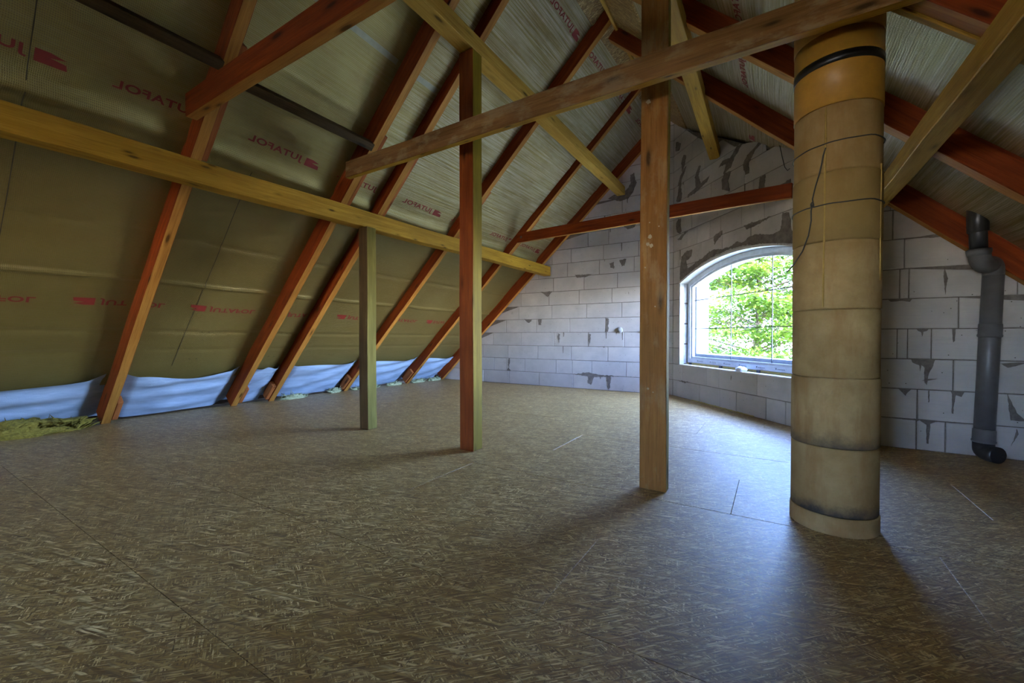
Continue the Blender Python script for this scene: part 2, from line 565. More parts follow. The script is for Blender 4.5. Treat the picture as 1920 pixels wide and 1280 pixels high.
def timber(name, p0, p1, w, h, mat, up=(0, 0, 1), parent=None, bev=0.004, wob=0.0, seed=0, under=None, over=None):
    """squared timber whose lower centre line runs p0->p1; w across, h along up.
    local X is the grain direction"""
    p0, p1 = Vector(p0), Vector(p1)
    d = p1 - p0
    L = d.length
    x = d.normalized()
    z = Vector(up)
    z = (z - x * z.dot(x)).normalized()
    y = z.cross(x)
    nseg = max(1, int(L / 0.4)) if wob else 1
    bm = bmesh.new()
    rings = []
    for i in range(nseg + 1):
        t = L * i / nseg
        dz = wob * noise.noise((t * 1.3 + seed * 7.1, 0.3, 0.2))
        dy = wob * noise.noise((t * 1.1 + seed * 3.7, 5.3, 1.2))
        rings.append([bm.verts.new((t, -w / 2 + dy, dz)), bm.verts.new((t, w / 2 + dy, dz)), bm.verts.new((t, w / 2 + dy, h + dz)), bm.verts.new((t, -w / 2 + dy, h + dz))])
    for i in range(nseg):
        for k in range(4):
            bm.faces.new((rings[i][k], rings[i][(k + 1) % 4], rings[i + 1][(k + 1) % 4], rings[i + 1][k]))
    bm.faces.new(rings[0][::-1]); bm.faces.new(rings[-1])
    bmesh.ops.recalc_face_normals(bm, faces=bm.faces)
    if bev:
        ed = [e for e in bm.edges if len(e.link_faces) == 2 and e.calc_face_angle(0) > 0.8]
        bmesh.ops.bevel(bm, geom=ed, offset=bev, segments=1, affect='EDGES')
    bm.normal_update()
    for f in bm.faces:
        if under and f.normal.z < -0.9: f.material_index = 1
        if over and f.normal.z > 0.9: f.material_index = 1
    o = from_bm(name, bm, mat, parent)
    if under or over:
        o.data.materials.append(under or over)
    m = Matrix((x, y, z)).transposed().to_4x4()
    m.translation = p0
    o.matrix_world = m
    return o


def reparent(o, p):
    bpy.context.view_layer.update()
    mw = o.matrix_world.copy()
    o.parent = p
    o.matrix_parent_inverse = p.matrix_world.inverted()
    o.matrix_world = mw


# ------------------------------------------------------------------ key geometry
TH_L = math.radians(44.0)
TH_R = math.atan(0.927)
FOOT_L, RIDGE_X = -6.14, -1.52
FOIL = 0.152


def foot_l(y):            # the far end of the slope is a little flatter than the near end
    return FOOT_L + 0.02 * max(0, y - 4.0) / 3.0 + 0.08 * min(1, max(0, (2.8 - y) / 1.3))


def slope_l(y):
    return 1.0 - 0.085 * min(1.0, max(0.0, (y - 2.5) / 4.4)) + 0.055 * min(1, max(0, (2.8 - y) / 1.3))


def roof_l(x, y):         # underside of the left rafters
    return slope_l(y) * (x - foot_l(y))


def roof_r(x):
    return 2.78 - 0.927 * x


# the diagonal window wall
DP = Vector((-1.376, 6.99, 0)); DV = Vector((0.651, -0.759, 0)).normalized(); DN = Vector((-0.759, -0.651, 0)).normalized()
DLEN = 2.991


def arch(u):              # springing 1.745 at both jambs, crown 1.995
    c, half = 1.45, 1.276
    a = abs(u - c)
    if a >= half:
        return -1.0
    rise = 0.25
    R = (half * half + rise * rise) / (2 * rise)
    return 1.745 - (R - rise) + math.sqrt(R * R - a * a)


U0, U1, SILL = 0.174, 2.726, 0.50

# ------------------------------------------------------------------ floor of boards
floor = tag(empty('floor'), kind='structure')
bm = bmesh.new()
for pts in ([(-7.15, -5.4), (3.7, -5.4), (3.7, 4.95), (0.6, 4.95), (-1.3, 7.2), (-7.15, 7.2)],):
    a = [bm.verts.new((x, y, -0.03)) for x, y in pts]
    b = [bm.verts.new((x, y, -0.16)) for x, y in pts]
    bm.faces.new(a); bm.faces.new(b[::-1])
    for i in range(len(a)):
        bm.faces.new((a[i], b[i], b[(i + 1) % len(a)], a[(i + 1) % len(a)]))
from_bm('subfloor', bm, M['deck'], floor)


def clip_half(poly, p, n):
    out = []
    for i in range(len(poly)):
        a, b = poly[i], poly[(i + 1) % len(poly)]
        da = (a[0] - p[0]) * n[0] + (a[1] - p[1]) * n[1]
        db = (b[0] - p[0]) * n[0] + (b[1] - p[1]) * n[1]
        if da >= 0:
            out.append(a)
        if da * db < 0:
            t = da / (da - db)
            out.append((a[0] + (b[0] - a[0]) * t, a[1] + (b[1] - a[1]) * t))
    return out


def prism(name, poly, z0, z1, mat, parent, cham=0.0012):
    """flat board with a small chamfer round its upper edge"""
    c = (sum(p[0] for p in poly) / len(poly), sum(p[1] for p in poly) / len(poly))
    n = len(poly)
    v, f = [], []

    def inset(p):
        d = Vector((c[0] - p[0], c[1] - p[1])); d.normalize()
        return (p[0] + d.x * cham, p[1] + d.y * cham)
    for p in poly: v.append((p[0] - c[0], p[1] - c[1], z0))
    for p in poly: v.append((p[0] - c[0], p[1] - c[1], z1 - cham))
    for p in poly:
        q = inset(p); v.append((q[0] - c[0], q[1] - c[1], z1))
    f.append(list(range(n))[::-1])
    f.append(list(range(2 * n, 3 * n)))
    for k in range(2):
        for i in range(n):
            j = (i + 1) % n
            f.append((k * n + i, k * n + j, (k + 1) * n + j, (k + 1) * n + i))
    o = from_py(name, v, f, mat, parent)
    o.location = (c[0], c[1], 0)
    return o


joint_x = {1: -0.69, 3: -0.195, 6: -0.64, 0: -1.75, 2: -1.9, 4: -1.55, 5: 0.35, 7: -2.6, 8: -1.2, 9: -2.3}
rng = random.Random(5)
for k in range(-10, 11):
    ya, yb = 0.62 + 0.625 * k, 0.62 + 0.625 * (k + 1)
    ya, yb = max(ya, -5.0), min(yb, 7.0)
    if yb - ya < 0.02:
        continue
    j = joint_x.get(k, rng.uniform(-2, 0.5))
    xs = [j + 2.5 * i for i in range(-4, 4)]
    cuts = [-6.3] + [x for x in xs if -6.2 < x < 3.35] + [3.4]
    for x0, x1 in zip(cuts[:-1], cuts[1:]):
        g = 0.0009
        polys = [[(x0 + g, ya + g), (x1 - g, ya + g), (x1 - g, yb - g), (x0 + g, yb - g)]]
        if yb > 4.75:
            p = polys[0]
            if ya < 4.72:
                lo = clip_half(p, (0, 4.73), (0, -1))
                hi = clip_half(p, (0, 4.73), (0, 1))
                hi = clip_half(hi, (DP - DN * 0.01)[:2], DN[:2])
                if x1 < 0.5:
                    polys = [clip_half(p, (DP - DN * 0.01)[:2], DN[:2])]
                else:
                    polys = [lo]
                    if len(hi) > 2:
                        polys.append(hi)
            else:
                polys = [clip_half(p, (DP - DN * 0.01)[:2], DN[:2])]
        for p in polys:
            if len(p) > 2:
                prism('floor_panel', p, -0.025, rng.uniform(-0.0012, 0.0), M['osb'], floor)


# ------------------------------------------------------------------ masonry walls
def wall_pt(P, V, N, u, z, off):
    return P + V * u + N * off + Vector((0, 0, z))


def strip(P, V, N, us, lo, hi, o0, o1, name, mat, parent, cham=0.004):
    """a block face between the curves lo(u) and hi(u), front at o0, back at o1"""
    us = [u for u in us if hi(u) - lo(u) > 0.012]
    if len(us) < 2:
        return None
    n = len(us)
    org = wall_pt(P, V, N, us[0], lo(us[0]), 0)
    v, f = [], []
    um = (us[0] + us[-1]) / 2
    for layer in range(3):
        off = (o1, o0 - cham, o0)[layer]
        for row in range(2):
            for i, u in enumerate(us):
                z = (lo(u), hi(u))[row]
                uu = u
                if layer == 2:
                    z += cham if row == 0 else -cham
                    if i == 0: uu += cham
                    if i == n - 1: uu -= cham
                v.append(wall_pt(P, V, N, uu, z, off) - org)

    def I(layer, row, i):
        return layer * 2 * n + row * n + i
    for i in range(n - 1):
        f.append((I(2, 0, i), I(2, 0, i + 1), I(2, 1, i + 1), I(2, 1, i)))
        f.append((I(0, 0, i), I(0, 1, i), I(0, 1, i + 1), I(0, 0, i + 1)))
        for a, b in ((0, 1), (1, 2)):
            f.append((I(a, 0, i), I(a, 0, i + 1), I(b, 0, i + 1), I(b, 0, i)))
            f.append((I(a, 1, i), I(b, 1, i), I(b, 1, i + 1), I(a, 1, i + 1)))
    for a, b in ((0, 1), (1, 2)):
        f.append((I(a, 0, 0), I(b, 0, 0), I(b, 1, 0), I(a, 1, 0)))
        f.append((I(a, 0, n - 1), I(a, 1, n - 1), I(b, 1, n - 1), I(b, 0, n - 1)))
    o = from_py(name, v, f, mat, parent)
    o.location = org
    return o


def lin(pts):
    def fn(u):
        if u <= pts[0][0]: return pts[0][1]
        for (a, za), (b, zb) in zip(pts[:-1], pts[1:]):
            if u <= b:
                return za + (zb - za) * (u - a) / (b - a)
        return pts[-1][1]
    return fn


def build_blocks(P, V, N, ulen, roof, parent, joints, rows, opening=None, seed=1, breaks=()):
    rng = random.Random(seed)
    for k in range(rows):
        z0, z1 = 0.25 * k, 0.25 * k + 0.25
        js = list(joints.get(k, []))
        if js:
            lo_, hi_ = min(js), max(js)
        else:
            lo_ = hi_ = rng.uniform(0, 0.6)
            js = [lo_]
        while lo_ > 0.12:
            lo_ -= 0.6 if rng.random() < 0.8 else rng.uniform(0.25, 0.45); js.append(lo_)
        while hi_ < ulen - 0.12:
            hi_ += 0.6 if rng.random() < 0.8 else rng.uniform(0.25, 0.45); js.append(hi_)
        js = sorted(j for j in js if 0.05 < j < ulen - 0.05)
        cuts = [0.0] + js + [ulen]
        for a, b in zip(cuts[:-1], cuts[1:]):
            spans = [(a, b)]
            if opening:
                o0, o1, oz = opening
                if z0 < 1.74 and z1 > oz + 0.01:
                    spans = []
                    if a < o0: spans.append((a, min(b, o0)))
                    if b > o1: spans.append((max(a, o1), b))
            for s0, s1 in spans:
                if s1 - s0 < 0.03:
                    continue
                g = 0.0034
                us = [s0 + g] + [u for u in breaks if s0 + 0.02 < u < s1 - 0.02] + [s1 - g]
                if opening and z1 > 1.74:
                    us += [s0 + (s1 - s0) * i / 8 for i in range(1, 8)]
                us = sorted(us)
                lo = (lambda u, z=z0 + g: max(z, arch(u) + 0.004)) if (opening and z1 > 1.74) else (lambda u, z=z0 + g: z)
                hi = lambda u, z=z1 - g: min(z, roof(u))
                # trim the span where the roof cuts below the course
                if hi(us[0]) - lo(us[0]) < 0.012 or hi(us[-1]) - lo(us[-1]) < 0.012:
                    us = sorted(set(us + [s0 + (s1 - s0) * i / 24 for i in range(25)]))
                strip(P, V, N, us, lo, hi, rng.uniform(-0.0025, 0.0025), -0.10, 'block', M['block'], parent)


def smear(P, V, N, pts, parent, thick=0.004, amp=1.0):
    """a mortar smear: an irregular raised patch on a wall; pts are (u, z)"""
    bm = bmesh.new()
    org = wall_pt(P, V, N, pts[0][0], pts[0][1], 0)
    dense = []
    for i in range(len(pts)):
        a, b = Vector(pts[i]), Vector(pts[(i + 1) % len(pts)])
        k = max(1, int((b - a).length / 0.012))
        for j in range(k):
            q = a.lerp(b, j / k)
            q += Vector((noise.noise((q.x * 31, q.y * 29, 1.5)), noise.noise((q.x * 27, q.y * 33, 7.5)))) * 0.012 * amp + Vector((noise.noise((q.x * 90, q.y * 95, 3.5)), noise.noise((q.x * 95, q.y * 90, 9.5)))) * 0.007 * amp
            dense.append(q)
    fr = [bm.verts.new(wall_pt(P, V, N, q.x, q.y, thick) - org) for q in dense]
    bk = [bm.verts.new(wall_pt(P, V, N, q.x, q.y, -0.004) - org) for q in dense]
    for i in range(len(fr)):
        j = (i + 1) % len(fr)
        bm.faces.new((fr[i], bk[i], bk[j], fr[j]))
    for tri in tessellate_polygon([[Vector((q.x, q.y, 0)) for q in dense]]):
        try:
            bm.faces.new([fr[i] for i in tri])
        except ValueError:
            pass
    o = from_bm('mortar_smear', bm, M['mortar'], parent)
    o.location = org


# back gable wall
GP, GV, GN = Vector((-6.75, 7.0, 0)), Vector((1, 0, 0)), Vector((0, -1, 0))
GLEN = 5.374


def g_roof(u):
    x = u - 6.75
    return min(0.922 * (x + 6.12) + 0.14, 3.03 - 0.9 * x + 0.10)


wall_back = tag(empty('wall_back'), kind='structure')
gx = lambda x: x + 6.75
jg = {0: [1.69, 2.31, 2.96 + .02, 3.67, 4.33], 1: [1.95, 2.25, 2.66, 3.33, 3.65, 4.02, 4.63], 2: [1.67, 2.28, 2.95, 3.63, 4.31], 3: [1.93, 2.58, 3.28, 3.96, 4.59],
      4: [2.24, 2.92, 3.60, 4.27], 5: [2.53, 3.24, 3.92, 4.55]}
build_blocks(GP, GV, GN, GLEN, lambda u: g_roof(u) - 0.012, wall_back, jg, 19, seed=3, breaks=[5.25])
strip(GP, GV, GN, [-0.5, 0, 0.6, 0.7, 1.2, 2, 3, 4, 5.15, 5.25, GLEN, GLEN + 0.24], lambda u: -0.1, lambda u: max(g_roof(u), 0.15), -0.006, -0.26, 'mortar_core', M['mortar'], wall_back, cham=0)

# diagonal window wall
wall_diag = tag(empty('wall_diagonal'), kind='structure')
top_pts = [(-0.05, 4.30), (0.02, 4.26), (0.58, 3.80), (0.80, 3.63), (1.02, 3.45), (1.14, 3.475), (1.2, 3.46), (1.437, 3.265), (1.52, 3.27), (1.93, 3.125), (1.96, 3.01), (2.15, 2.99), (2.3, 2.90), (2.6, 2.68), (2.991, 2.43)]
d_top = lin(top_pts)
jd = {0: [0.72, 1.17, 1.49, 1.98], 1: [1.14, 1.84], 9: [0.93, 1.16, 1.56], 8: [0.75, 1.2, 1.72, 2.3], 10: [0.5, 1.1, 1.75, 2.35], 11: [0.42, 0.95, 1.6, 2.2], 12: [0.3, 0.75, 1.22, 1.9]}
build_blocks(DP, DV, DN, DLEN, d_top, wall_diag, jd, 18, opening=(U0, U1, SILL), seed=8, breaks=[p[0] for p in top_pts])
d_deck = lambda u: 4.20 - 0.6035 * u  # core raised to the roof; its dark mortar stands for the shaded gap
for us, lo, hi in (([0.0, U0], lambda u: -0.1, d_deck), ([U1, DLEN], lambda u: -0.1, d_deck), ([U0, U1], lambda u: -0.1, lambda u: SILL - 0.006),
                   ([U0 + (U1 - U0) * i / 40 for i in range(41)], lambda u: max(arch(u), 1.745) + 0.006, d_deck)):
    strip(DP, DV, DN, us, lo, hi, -0.008, -0.235, 'mortar_core', M['mortar'], wall_diag, cham=0)

# right wall
RP, RV, RN = Vector((0.571, 4.72, 0)), Vector((1, 0, 0)), Vector((0, -1, 0))
RLEN = 2.9
wall_right = tag(empty('wall_right'), kind='structure')
r_roof = lambda u: roof_r(u + 0.571) + 0.10
jr = {6: [0.905 - .571], 5: [0.878 - .571, 0.935 - .571, 1.545 - .571], 4: [1.23 - .571], 3: [0.865 - .571, 0.93 - .571, 1.075 - .571, 1.67 - .571], 2: [1.205 - .571, 1.8 - .571], 1: [0.995 - .571, 1.6 - .571], 0: [0.992 - .571, 1.165 - .571, 1.76 - .571], 7: [0.83 - .571]}
build_blocks(RP, RV, RN, RLEN, lambda u: r_roof(u) - 0.01, wall_right, jr, 10, seed=5)
strip(RP, RV, RN, [0, 1, 2, 2.35, RLEN], lambda u: -0.1, lambda u: max(r_roof(u), -0.05), -0.006, -0.24, 'mortar_core', M['mortar'], wall_right, cham=0)

# wall behind the camera, with its own small window that lets the sun onto the floor there
wall_front = tag(empty('wall_front'), kind='structure')
FW = -5.0
bm = bmesh.new()
wx0, wx1, wz0, wz1 = -2.25, -0.95, 1.05, 2.05
for (xa, xb, za, zb) in ((-6.8, wx0, -0.1, 4.7), (wx1, 3.5, -0.1, 4.7), (wx0, wx1, -0.1, wz0), (wx0, wx1, wz1, 4.7)):
    add_box(bm, ((xa + xb) / 2, FW - 0.12, (za + zb) / 2), (xb - xa, 0.24, zb - za))
from_bm('wall_shell', bm, M['block'], wall_front)

# ------------------------------------------------------------------ roof: deck, foil, prints
ceiling = tag(empty('ceiling'), kind='structure')
bm = bmesh.new()


def deck(pts, n, t=0.05):
    a = [bm.verts.new(p) for p in pts]
    b = [bm.verts.new(Vector(p) + Vector(n) * t) for p in pts]
    bm.faces.new(a); bm.faces.new(b[::-1])
    for i in range(len(a)):
        bm.faces.new((a[i], b[i], b[(i + 1) % len(a)], a[(i + 1) % len(a)]))


ridge_z = 5.10
deck([(RIDGE_X, -5.4, ridge_z), (RIDGE_X, 7.3, ridge_z - 0.12), (-6.95, 7.3, -0.20), (-6.95, -5.4, -0.20)], (-0.7, 0, 0.7))
deck([(RIDGE_X, -5.4, ridge_z), (RIDGE_X, 4.98, ridge_z - 0.09), (3.5, 4.98, -0.05), (3.5, -5.4, -0.05)], (0.7, 0, 0.7))
rz = lambda x: ridge_z - 0.10 - 1.02 * (x - RIDGE_X)
deck([(RIDGE_X, 4.98, ridge_z - 0.09), (RIDGE_X, 7.3, ridge_z - 0.12), (-1.0, 7.3, rz(-1.0)), (0.98, 4.98, rz(0.98))], (0.7, 0, 0.7))
from_bm('roof_deck', bm, M['deck'], ceiling)


def foil_off(side, y, s, t):
    """distance of the foil outside the rafter undersides; t runs 0..1 across a bay"""
    sag = math.sin(PI * min(1, max(0, t)))
    o = FOIL + 0.012 - 0.018 * sag ** 0.6
    if side == 'L':
        for sc, amp, wd in ((3.27, -0.052, 0.055), (1.86, -0.026, 0.014), (1.22, 0.012, 0.02), (2.37, 0.010, 0.02), (4.10, -0.010, 0.03), (4.9, -0.014, 0.03), (0.95, 0.006, 0.02)):
            o += amp * math.exp(-((s - sc) / wd) ** 2) * (0.35 + 0.65 * sag)
        if s > 3.5 and y > 3.2:                     # stretched pleats
            k = min(1, (s - 3.5) / 0.6)
            o += k * 0.013 * noise.noise((y * 0.9, s * 11.0 + 0.9 * y, 1.0)) * sag
        o += 0.012 * noise.noise((y * 2.2, s * 1.7, 4.0))
    else:
        o += 0.010 * noise.noise((y * 1.2, s * 6.5, 9.0)) * sag
        o += 0.012 * noise.noise((y * 2.2, s * 1.7, 14.0))
    return o


def foil_pt(side, y, s, t, extra=0.0):
    if side == 'L':
        th = math.atan(slope_l(y))
        x0 = foot_l(y)
        o = foil_off(side, y, s, t) + extra
        return Vector((x0 + s * math.cos(th) - o * math.sin(th), y, s * math.sin(th) + o * math.cos(th)))
    th = TH_R
    o = foil_off(side, y, s, t) + extra
    return Vector((2.999 - s * math.cos(th) + o * math.sin(th), y, s * math.sin(th) + o * math.cos(th)))


def foil_panel(side, y0, y1, s0, s1, parent):
    ny = max(12, int((y1 - y0) / 0.03))
    ns = int((s1 - s0) / 0.022)
    v, f, uv = [], [], []
    for j in range(ns + 1):
        s = s0 + (s1 - s0) * j / ns
        for i in range(ny + 1):
            t = i / ny
            y = y0 + (y1 - y0) * t
            v.append(foil_pt(side, y, s, t))
            uv.append((y, s + (20 if side == 'R' else 0)))
    for j in range(ns):
        for i in range(ny):
            a = j * (ny + 1) + i
            if side == 'R' and (Vector(v[a]) - DP).dot(DN) < -0.30 and v[a][1] > 4.9:
                continue                      # the eave is cut back along the diagonal wall
            f.append((a, a + 1, a + ny + 2, a + ny + 1))
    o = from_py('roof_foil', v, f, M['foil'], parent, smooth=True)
    ul = o.data.uv_layers.new(name='UVMap')
    for lp in o.data.loops:
        ul.data[lp.index].uv = uv[lp.vertex_index]
    return o


def text_mesh():
    cu = bpy.data.curves.new('lettering', 'FONT')
    cu.body = 'JUTAFOL'
    cu.size = 1.0
    cu.resolution_u = 3
    cu.space_character = 1.08
    cu.offset = 0.026
    tmp = bpy.data.objects.new('lettering_source', cu)
    COL.objects.link(tmp)
    bpy.context.view_layer.update()
    dg = bpy.context.evaluated_depsgraph_get()
    me = bpy.data.meshes.new_from_object(tmp.evaluated_get(dg))
    bpy.data.objects.remove(tmp)
    bpy.data.curves.remove(cu)
    bm = bmesh.new(); bm.from_mesh(me)
    bpy.data.meshes.remove(me)
    bmesh.ops.triangulate(bm, faces=bm.faces)
    bmesh.ops.subdivide_edges(bm, edges=[e for e in bm.edges if e.calc_length() > 0.25], cuts=2)
    bmesh.ops.triangulate(bm, faces=bm.faces)
    vs = [tuple(x.co[:2]) for x in bm.verts]
    bm.verts.index_update()
    fs = [tuple(x.index for x in p.verts) for p in bm.faces]
    bm.free()
    xs = [p[0] for p in vs]; ys = [p[1] for p in vs]
    x0, x1, y0, y1 = min(xs), max(xs), min(ys), max(ys)
    return [((p[0] - x0) / (x1 - x0), (p[1] - y0) / (y1 - y0)) for p in vs], fs


TXT_V, TXT_F = text_mesh()
LOGO = [(-0.03, 0.078), (-0.095, 0.078), (-0.165, 0.062), (-0.095, 0.047), (-0.165, 0.036), (-0.172, 0.0), (-0.10, 0.0), (-0.03, 0.0), (-0.03, 0.04)]


def print_row(side, foil, y0, y1, s_base, d, u, ystart, period=0.858, w=0.475, h=0.076):
    """a row of the printed name; d = +1/-1 reading direction along Y, u = +1/-1 letter-up direction along the slope.
    ystart is where a J begins"""
    k0 = int((y0 - ystart) / period) - 2
    for k in range(k0, k0 + int((y1 - y0) / period) + 5):
        ys = ystart + k * period
        vs, fs = [], []
        # letters
        for a, b in TXT_V:
            vs.append((ys + d * a * w, s_base + u * b * h))
        fs += [tuple(t) for t in TXT_F]
        n = len(vs)
        for a, b in LOGO:
            vs.append((ys + d * a, s_base + u * b))
        c = n
        fs += [(n, n + 1, n + 8), (n + 1, n + 3, n + 8), (n + 1, n + 2, n + 3), (n + 3, n + 4, n + 6), (n + 4, n + 5, n + 6), (n + 3, n + 6, n + 8), (n + 6, n + 7, n + 8)]
        keep = [t for t in fs if all(y0 + 0.01 < vs[i][0] < y1 - 0.01 for i in t)]
        if not keep:
            continue
        used = sorted({i for t in keep for i in t})
        mp = {i: j for j, i in enumerate(used)}
        pts = [foil_pt(side, vs[i][0], vs[i][1], (vs[i][0] - y0) / (y1 - y0), -0.004) for i in used]
        from_py('printed_lettering', pts, [tuple(mp[i] for i in t) for t in keep], M['print'], foil)


LB = [(-4.98, 0.05), (0.10, 1.45), (1.55, 2.74), (2.84, 3.24), (3.34, 4.51), (4.61, 5.87), (5.97, 6.95)]
RAFT_L = [(1.465, 1.545), (2.755, 2.835), (3.255, 3.335), (4.525, 4.605), (5.885, 5.965), (6.885, 6.965)]
S_TOP_L = 6.25
for y0, y1 in LB:
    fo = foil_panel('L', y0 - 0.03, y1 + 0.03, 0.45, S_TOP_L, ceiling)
    print_row('L', fo, y0, y1, 3.445, -1, 1, 2.33)
    print_row('L', fo, y0, y1, 1.61, 1, -1, 2.095)
    print_row('L', fo, y0, y1, 5.98, -1, 1, 4.30)


def foil_band(name, side, foil, pts_a, pts_b, mat, bay):
    '''a strip stuck on the foil, between two lists of (y, s)'''
    y0, y1 = bay
    v = [foil_pt(side, y, q, (y - y0) / (y1 - y0), -0.003) for y, q in pts_a] + [foil_pt(side, y, q, (y - y0) / (y1 - y0), -0.003) for y, q in pts_b]
    n = len(pts_a)
    from_py(name, v, [(i, i + 1, n + i + 1, n + i) for i in range(n - 1)], mat, foil, True)


foils = {round(o.data.vertices[0].co.y + 0.03, 2): o for o in ceiling.children if o.name.startswith('roof_foil')}
for yy, bay, sa, sb in ((0.62, LB[1], 0.7, 5.2), (1.97, LB[2], 0.7, 3.2)):
    qs = [sa + (sb - sa) * i / 60 for i in range(61)]
    foil_band('foil_seam', 'L', foils[bay[0]], [(yy + 0.006 * noise.noise((q * 2, yy, 0)), q) for q in qs], [(yy + 0.006 + 0.006 * noise.noise((q * 2, yy, 0)), q) for q in qs], M['seam'], bay)
for bay in LB[2:]:
    for q0 in (0.80, 1.22, 1.86):
        for dy in (-0.035, 0.035):
            yy = (bay[0] + bay[1]) / 2 + dy + 0.03 * (q0 - 1)
            foil_band('staple', 'L', foils[bay[0]], [(yy, q0), (yy + 0.012, q0 + 0.016), (yy + 0.022, q0 - 0.004)], [(yy + 0.004, q0 - 0.003), (yy + 0.012, q0 + 0.011), (yy + 0.018, q0 - 0.008)], M['seam'], bay)
for bay in (LB[2], LB[3]):
    ys = [bay[0] + (bay[1] - bay[0]) * i / 40 for i in range(41)]
    foil_band('foil_tape', 'L', foils[bay[0]], [(y, 4.66) for y in ys], [(y, 4.71) for y in ys], M['foiltape'], bay)
RB = [(-4.98, 2.42), (2.52, 3.50), (3.60, 4.62), (4.715, 6.88)]
S_TOP_R = 5.85
for y0, y1 in RB:
    s0 = 0.0 if y1 < 4.7 else 3.05
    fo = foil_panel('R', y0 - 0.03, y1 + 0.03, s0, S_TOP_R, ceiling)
    print_row('R', fo, y0, y1, 4.52, 1, 1, 3.94)
    print_row('R', fo, y0, y1, 4.06, -1, -1, 4.36)

# OSB closing boards along the ridge, one per bay and side
for side, bays, s0, s1 in (('L', LB, S_TOP_L - 0.05, 6.62), ('R', RB, S_TOP_R - 0.05, 6.30)):
    for y0, y1 in bays:
        if y1 < 0.5:
            continue
        y0 = max(y0, 0.15)
        pts = []
        for off in (0.0, 0.018):
            for yy, ss in ((y0, s0), (y1, s0), (y1, s1), (y0, s1)):
                if side == 'L':
                    th = math.atan(slope_l(yy)); x0 = foot_l(yy)
                    pts.append(Vector((x0 + ss * math.cos(th) - (FOIL - 0.02 + off) * math.sin(th), yy, ss * math.sin(th) + (FOIL - 0.02 + off) * math.cos(th))))
                else:
                    th = TH_R
                    pts.append(Vector((2.999 - ss * math.cos(th) + (FOIL - 0.02 + off) * math.sin(th), yy, ss * math.sin(th) + (FOIL - 0.02 + off) * math.cos(th))))
        c = sum(pts, Vector()) / 8
        o = from_py('ridge_board', [p - c for p in pts], [(0, 1, 2, 3), (4, 7, 6, 5), (0, 4, 5, 1), (1, 5, 6, 2), (2, 6, 7, 3), (3, 7, 4, 0)], M['osb'], ceiling)
        o.location = c

# ------------------------------------------------------------------ rafters
raft_info = [
    ('red-brown rafter nearest the camera on the left slope, its foot by yellow wool', (0, 1)),
    ('red-brown rafter second from the near end on the left slope, left of the close pair', (0, 1)),
    ('red-brown rafter forming the right of the close pair on the left slope', (1, 0)),
    ('red-brown rafter on the left slope crossing behind the two nearer slim posts', (1, 0)),
    ('red-brown rafter on the left slope carrying the far tie beam on its face', (1, 0)),
    ('red-brown rafter lying against the block gable wall on the left slope', (0, 0)),
]
RAFT_H = 0.185
foots = [-6.055, -6.13, -6.145, -6.19, -6.13, -6.097]
slopes = [1.058, 0.986, 1.003, 0.956, 0.961, 0.923]
for (y0, y1), (lab, cl), fx, sl in zip(RAFT_L, raft_info, foots, slopes):
    th = math.atan(sl)
    n_out = Vector((-math.sin(th), 0, math.cos(th)))
    yc = (y0 + y1) / 2
    xt = -1.40
    p0 = Vector((fx, yc, 0.0)); p1 = Vector((xt, yc, sl * (xt - fx)))
    r = timber('rafter', p0, p1, y1 - y0, RAFT_H, M['red'], n_out, wob=0.006, seed=yc, under=M['bare'])
    # cut the foot level with the floor
    bm = bmesh.new(); bm.from_mesh(r.data)
    inv = r.matrix_world.inverted()
    bmesh.ops.bisect_plane(bm, geom=bm.verts[:] + bm.edges[:] + bm.faces[:], plane_co=inv @ Vector((fx, yc, 0.001)), plane_no=inv.to_3x3() @ Vector((0, 0, 1)), clear_inner=True)
    for e in [e for e in bm.edges if e.is_boundary]:
        pass
    bmesh.ops.holes_fill(bm, edges=[e for e in bm.edges if e.is_boundary])
    bm.to_mesh(r.data); bm.free()
    tag(r, lab, 'rafter', 'rafters of the left slope')
    # extend the upper corner down to the floor line: foot cleats nailed to the side
    d = (p1 - p0).normalized()
    sides = []
    if cl[1]: sides.append(y1 + 0.028)
    if cl[0]: sides.append(y0 - 0.028)
    for ys in sides:
        a = Vector((fx + 0.03, ys, 0.0)) + n_out * 0.03 + d * 0.0
        c = timber('foot_cleat', a - Vector((0, 0, 0)) + d * 0.02, a + d * 0.30, 0.05, 0.10, M['red_bare'], n_out)
        reparent(c, r)
    # packer between rafter and lower purlin
    if yc < 6.5:
        xa, xb = -3.86, -3.22
        pa = Vector((xa, y1 + 0.022, sl * (xa - fx))) - n_out * 0.0
        pb = Vector((xb, y1 + 0.022, sl * (xb - fx)))
        c = timber('side_packer', pa + n_out * 0.012, pb + n_out * 0.012, 0.04, 0.10, M['red_bare'], n_out)
        reparent(c, r)

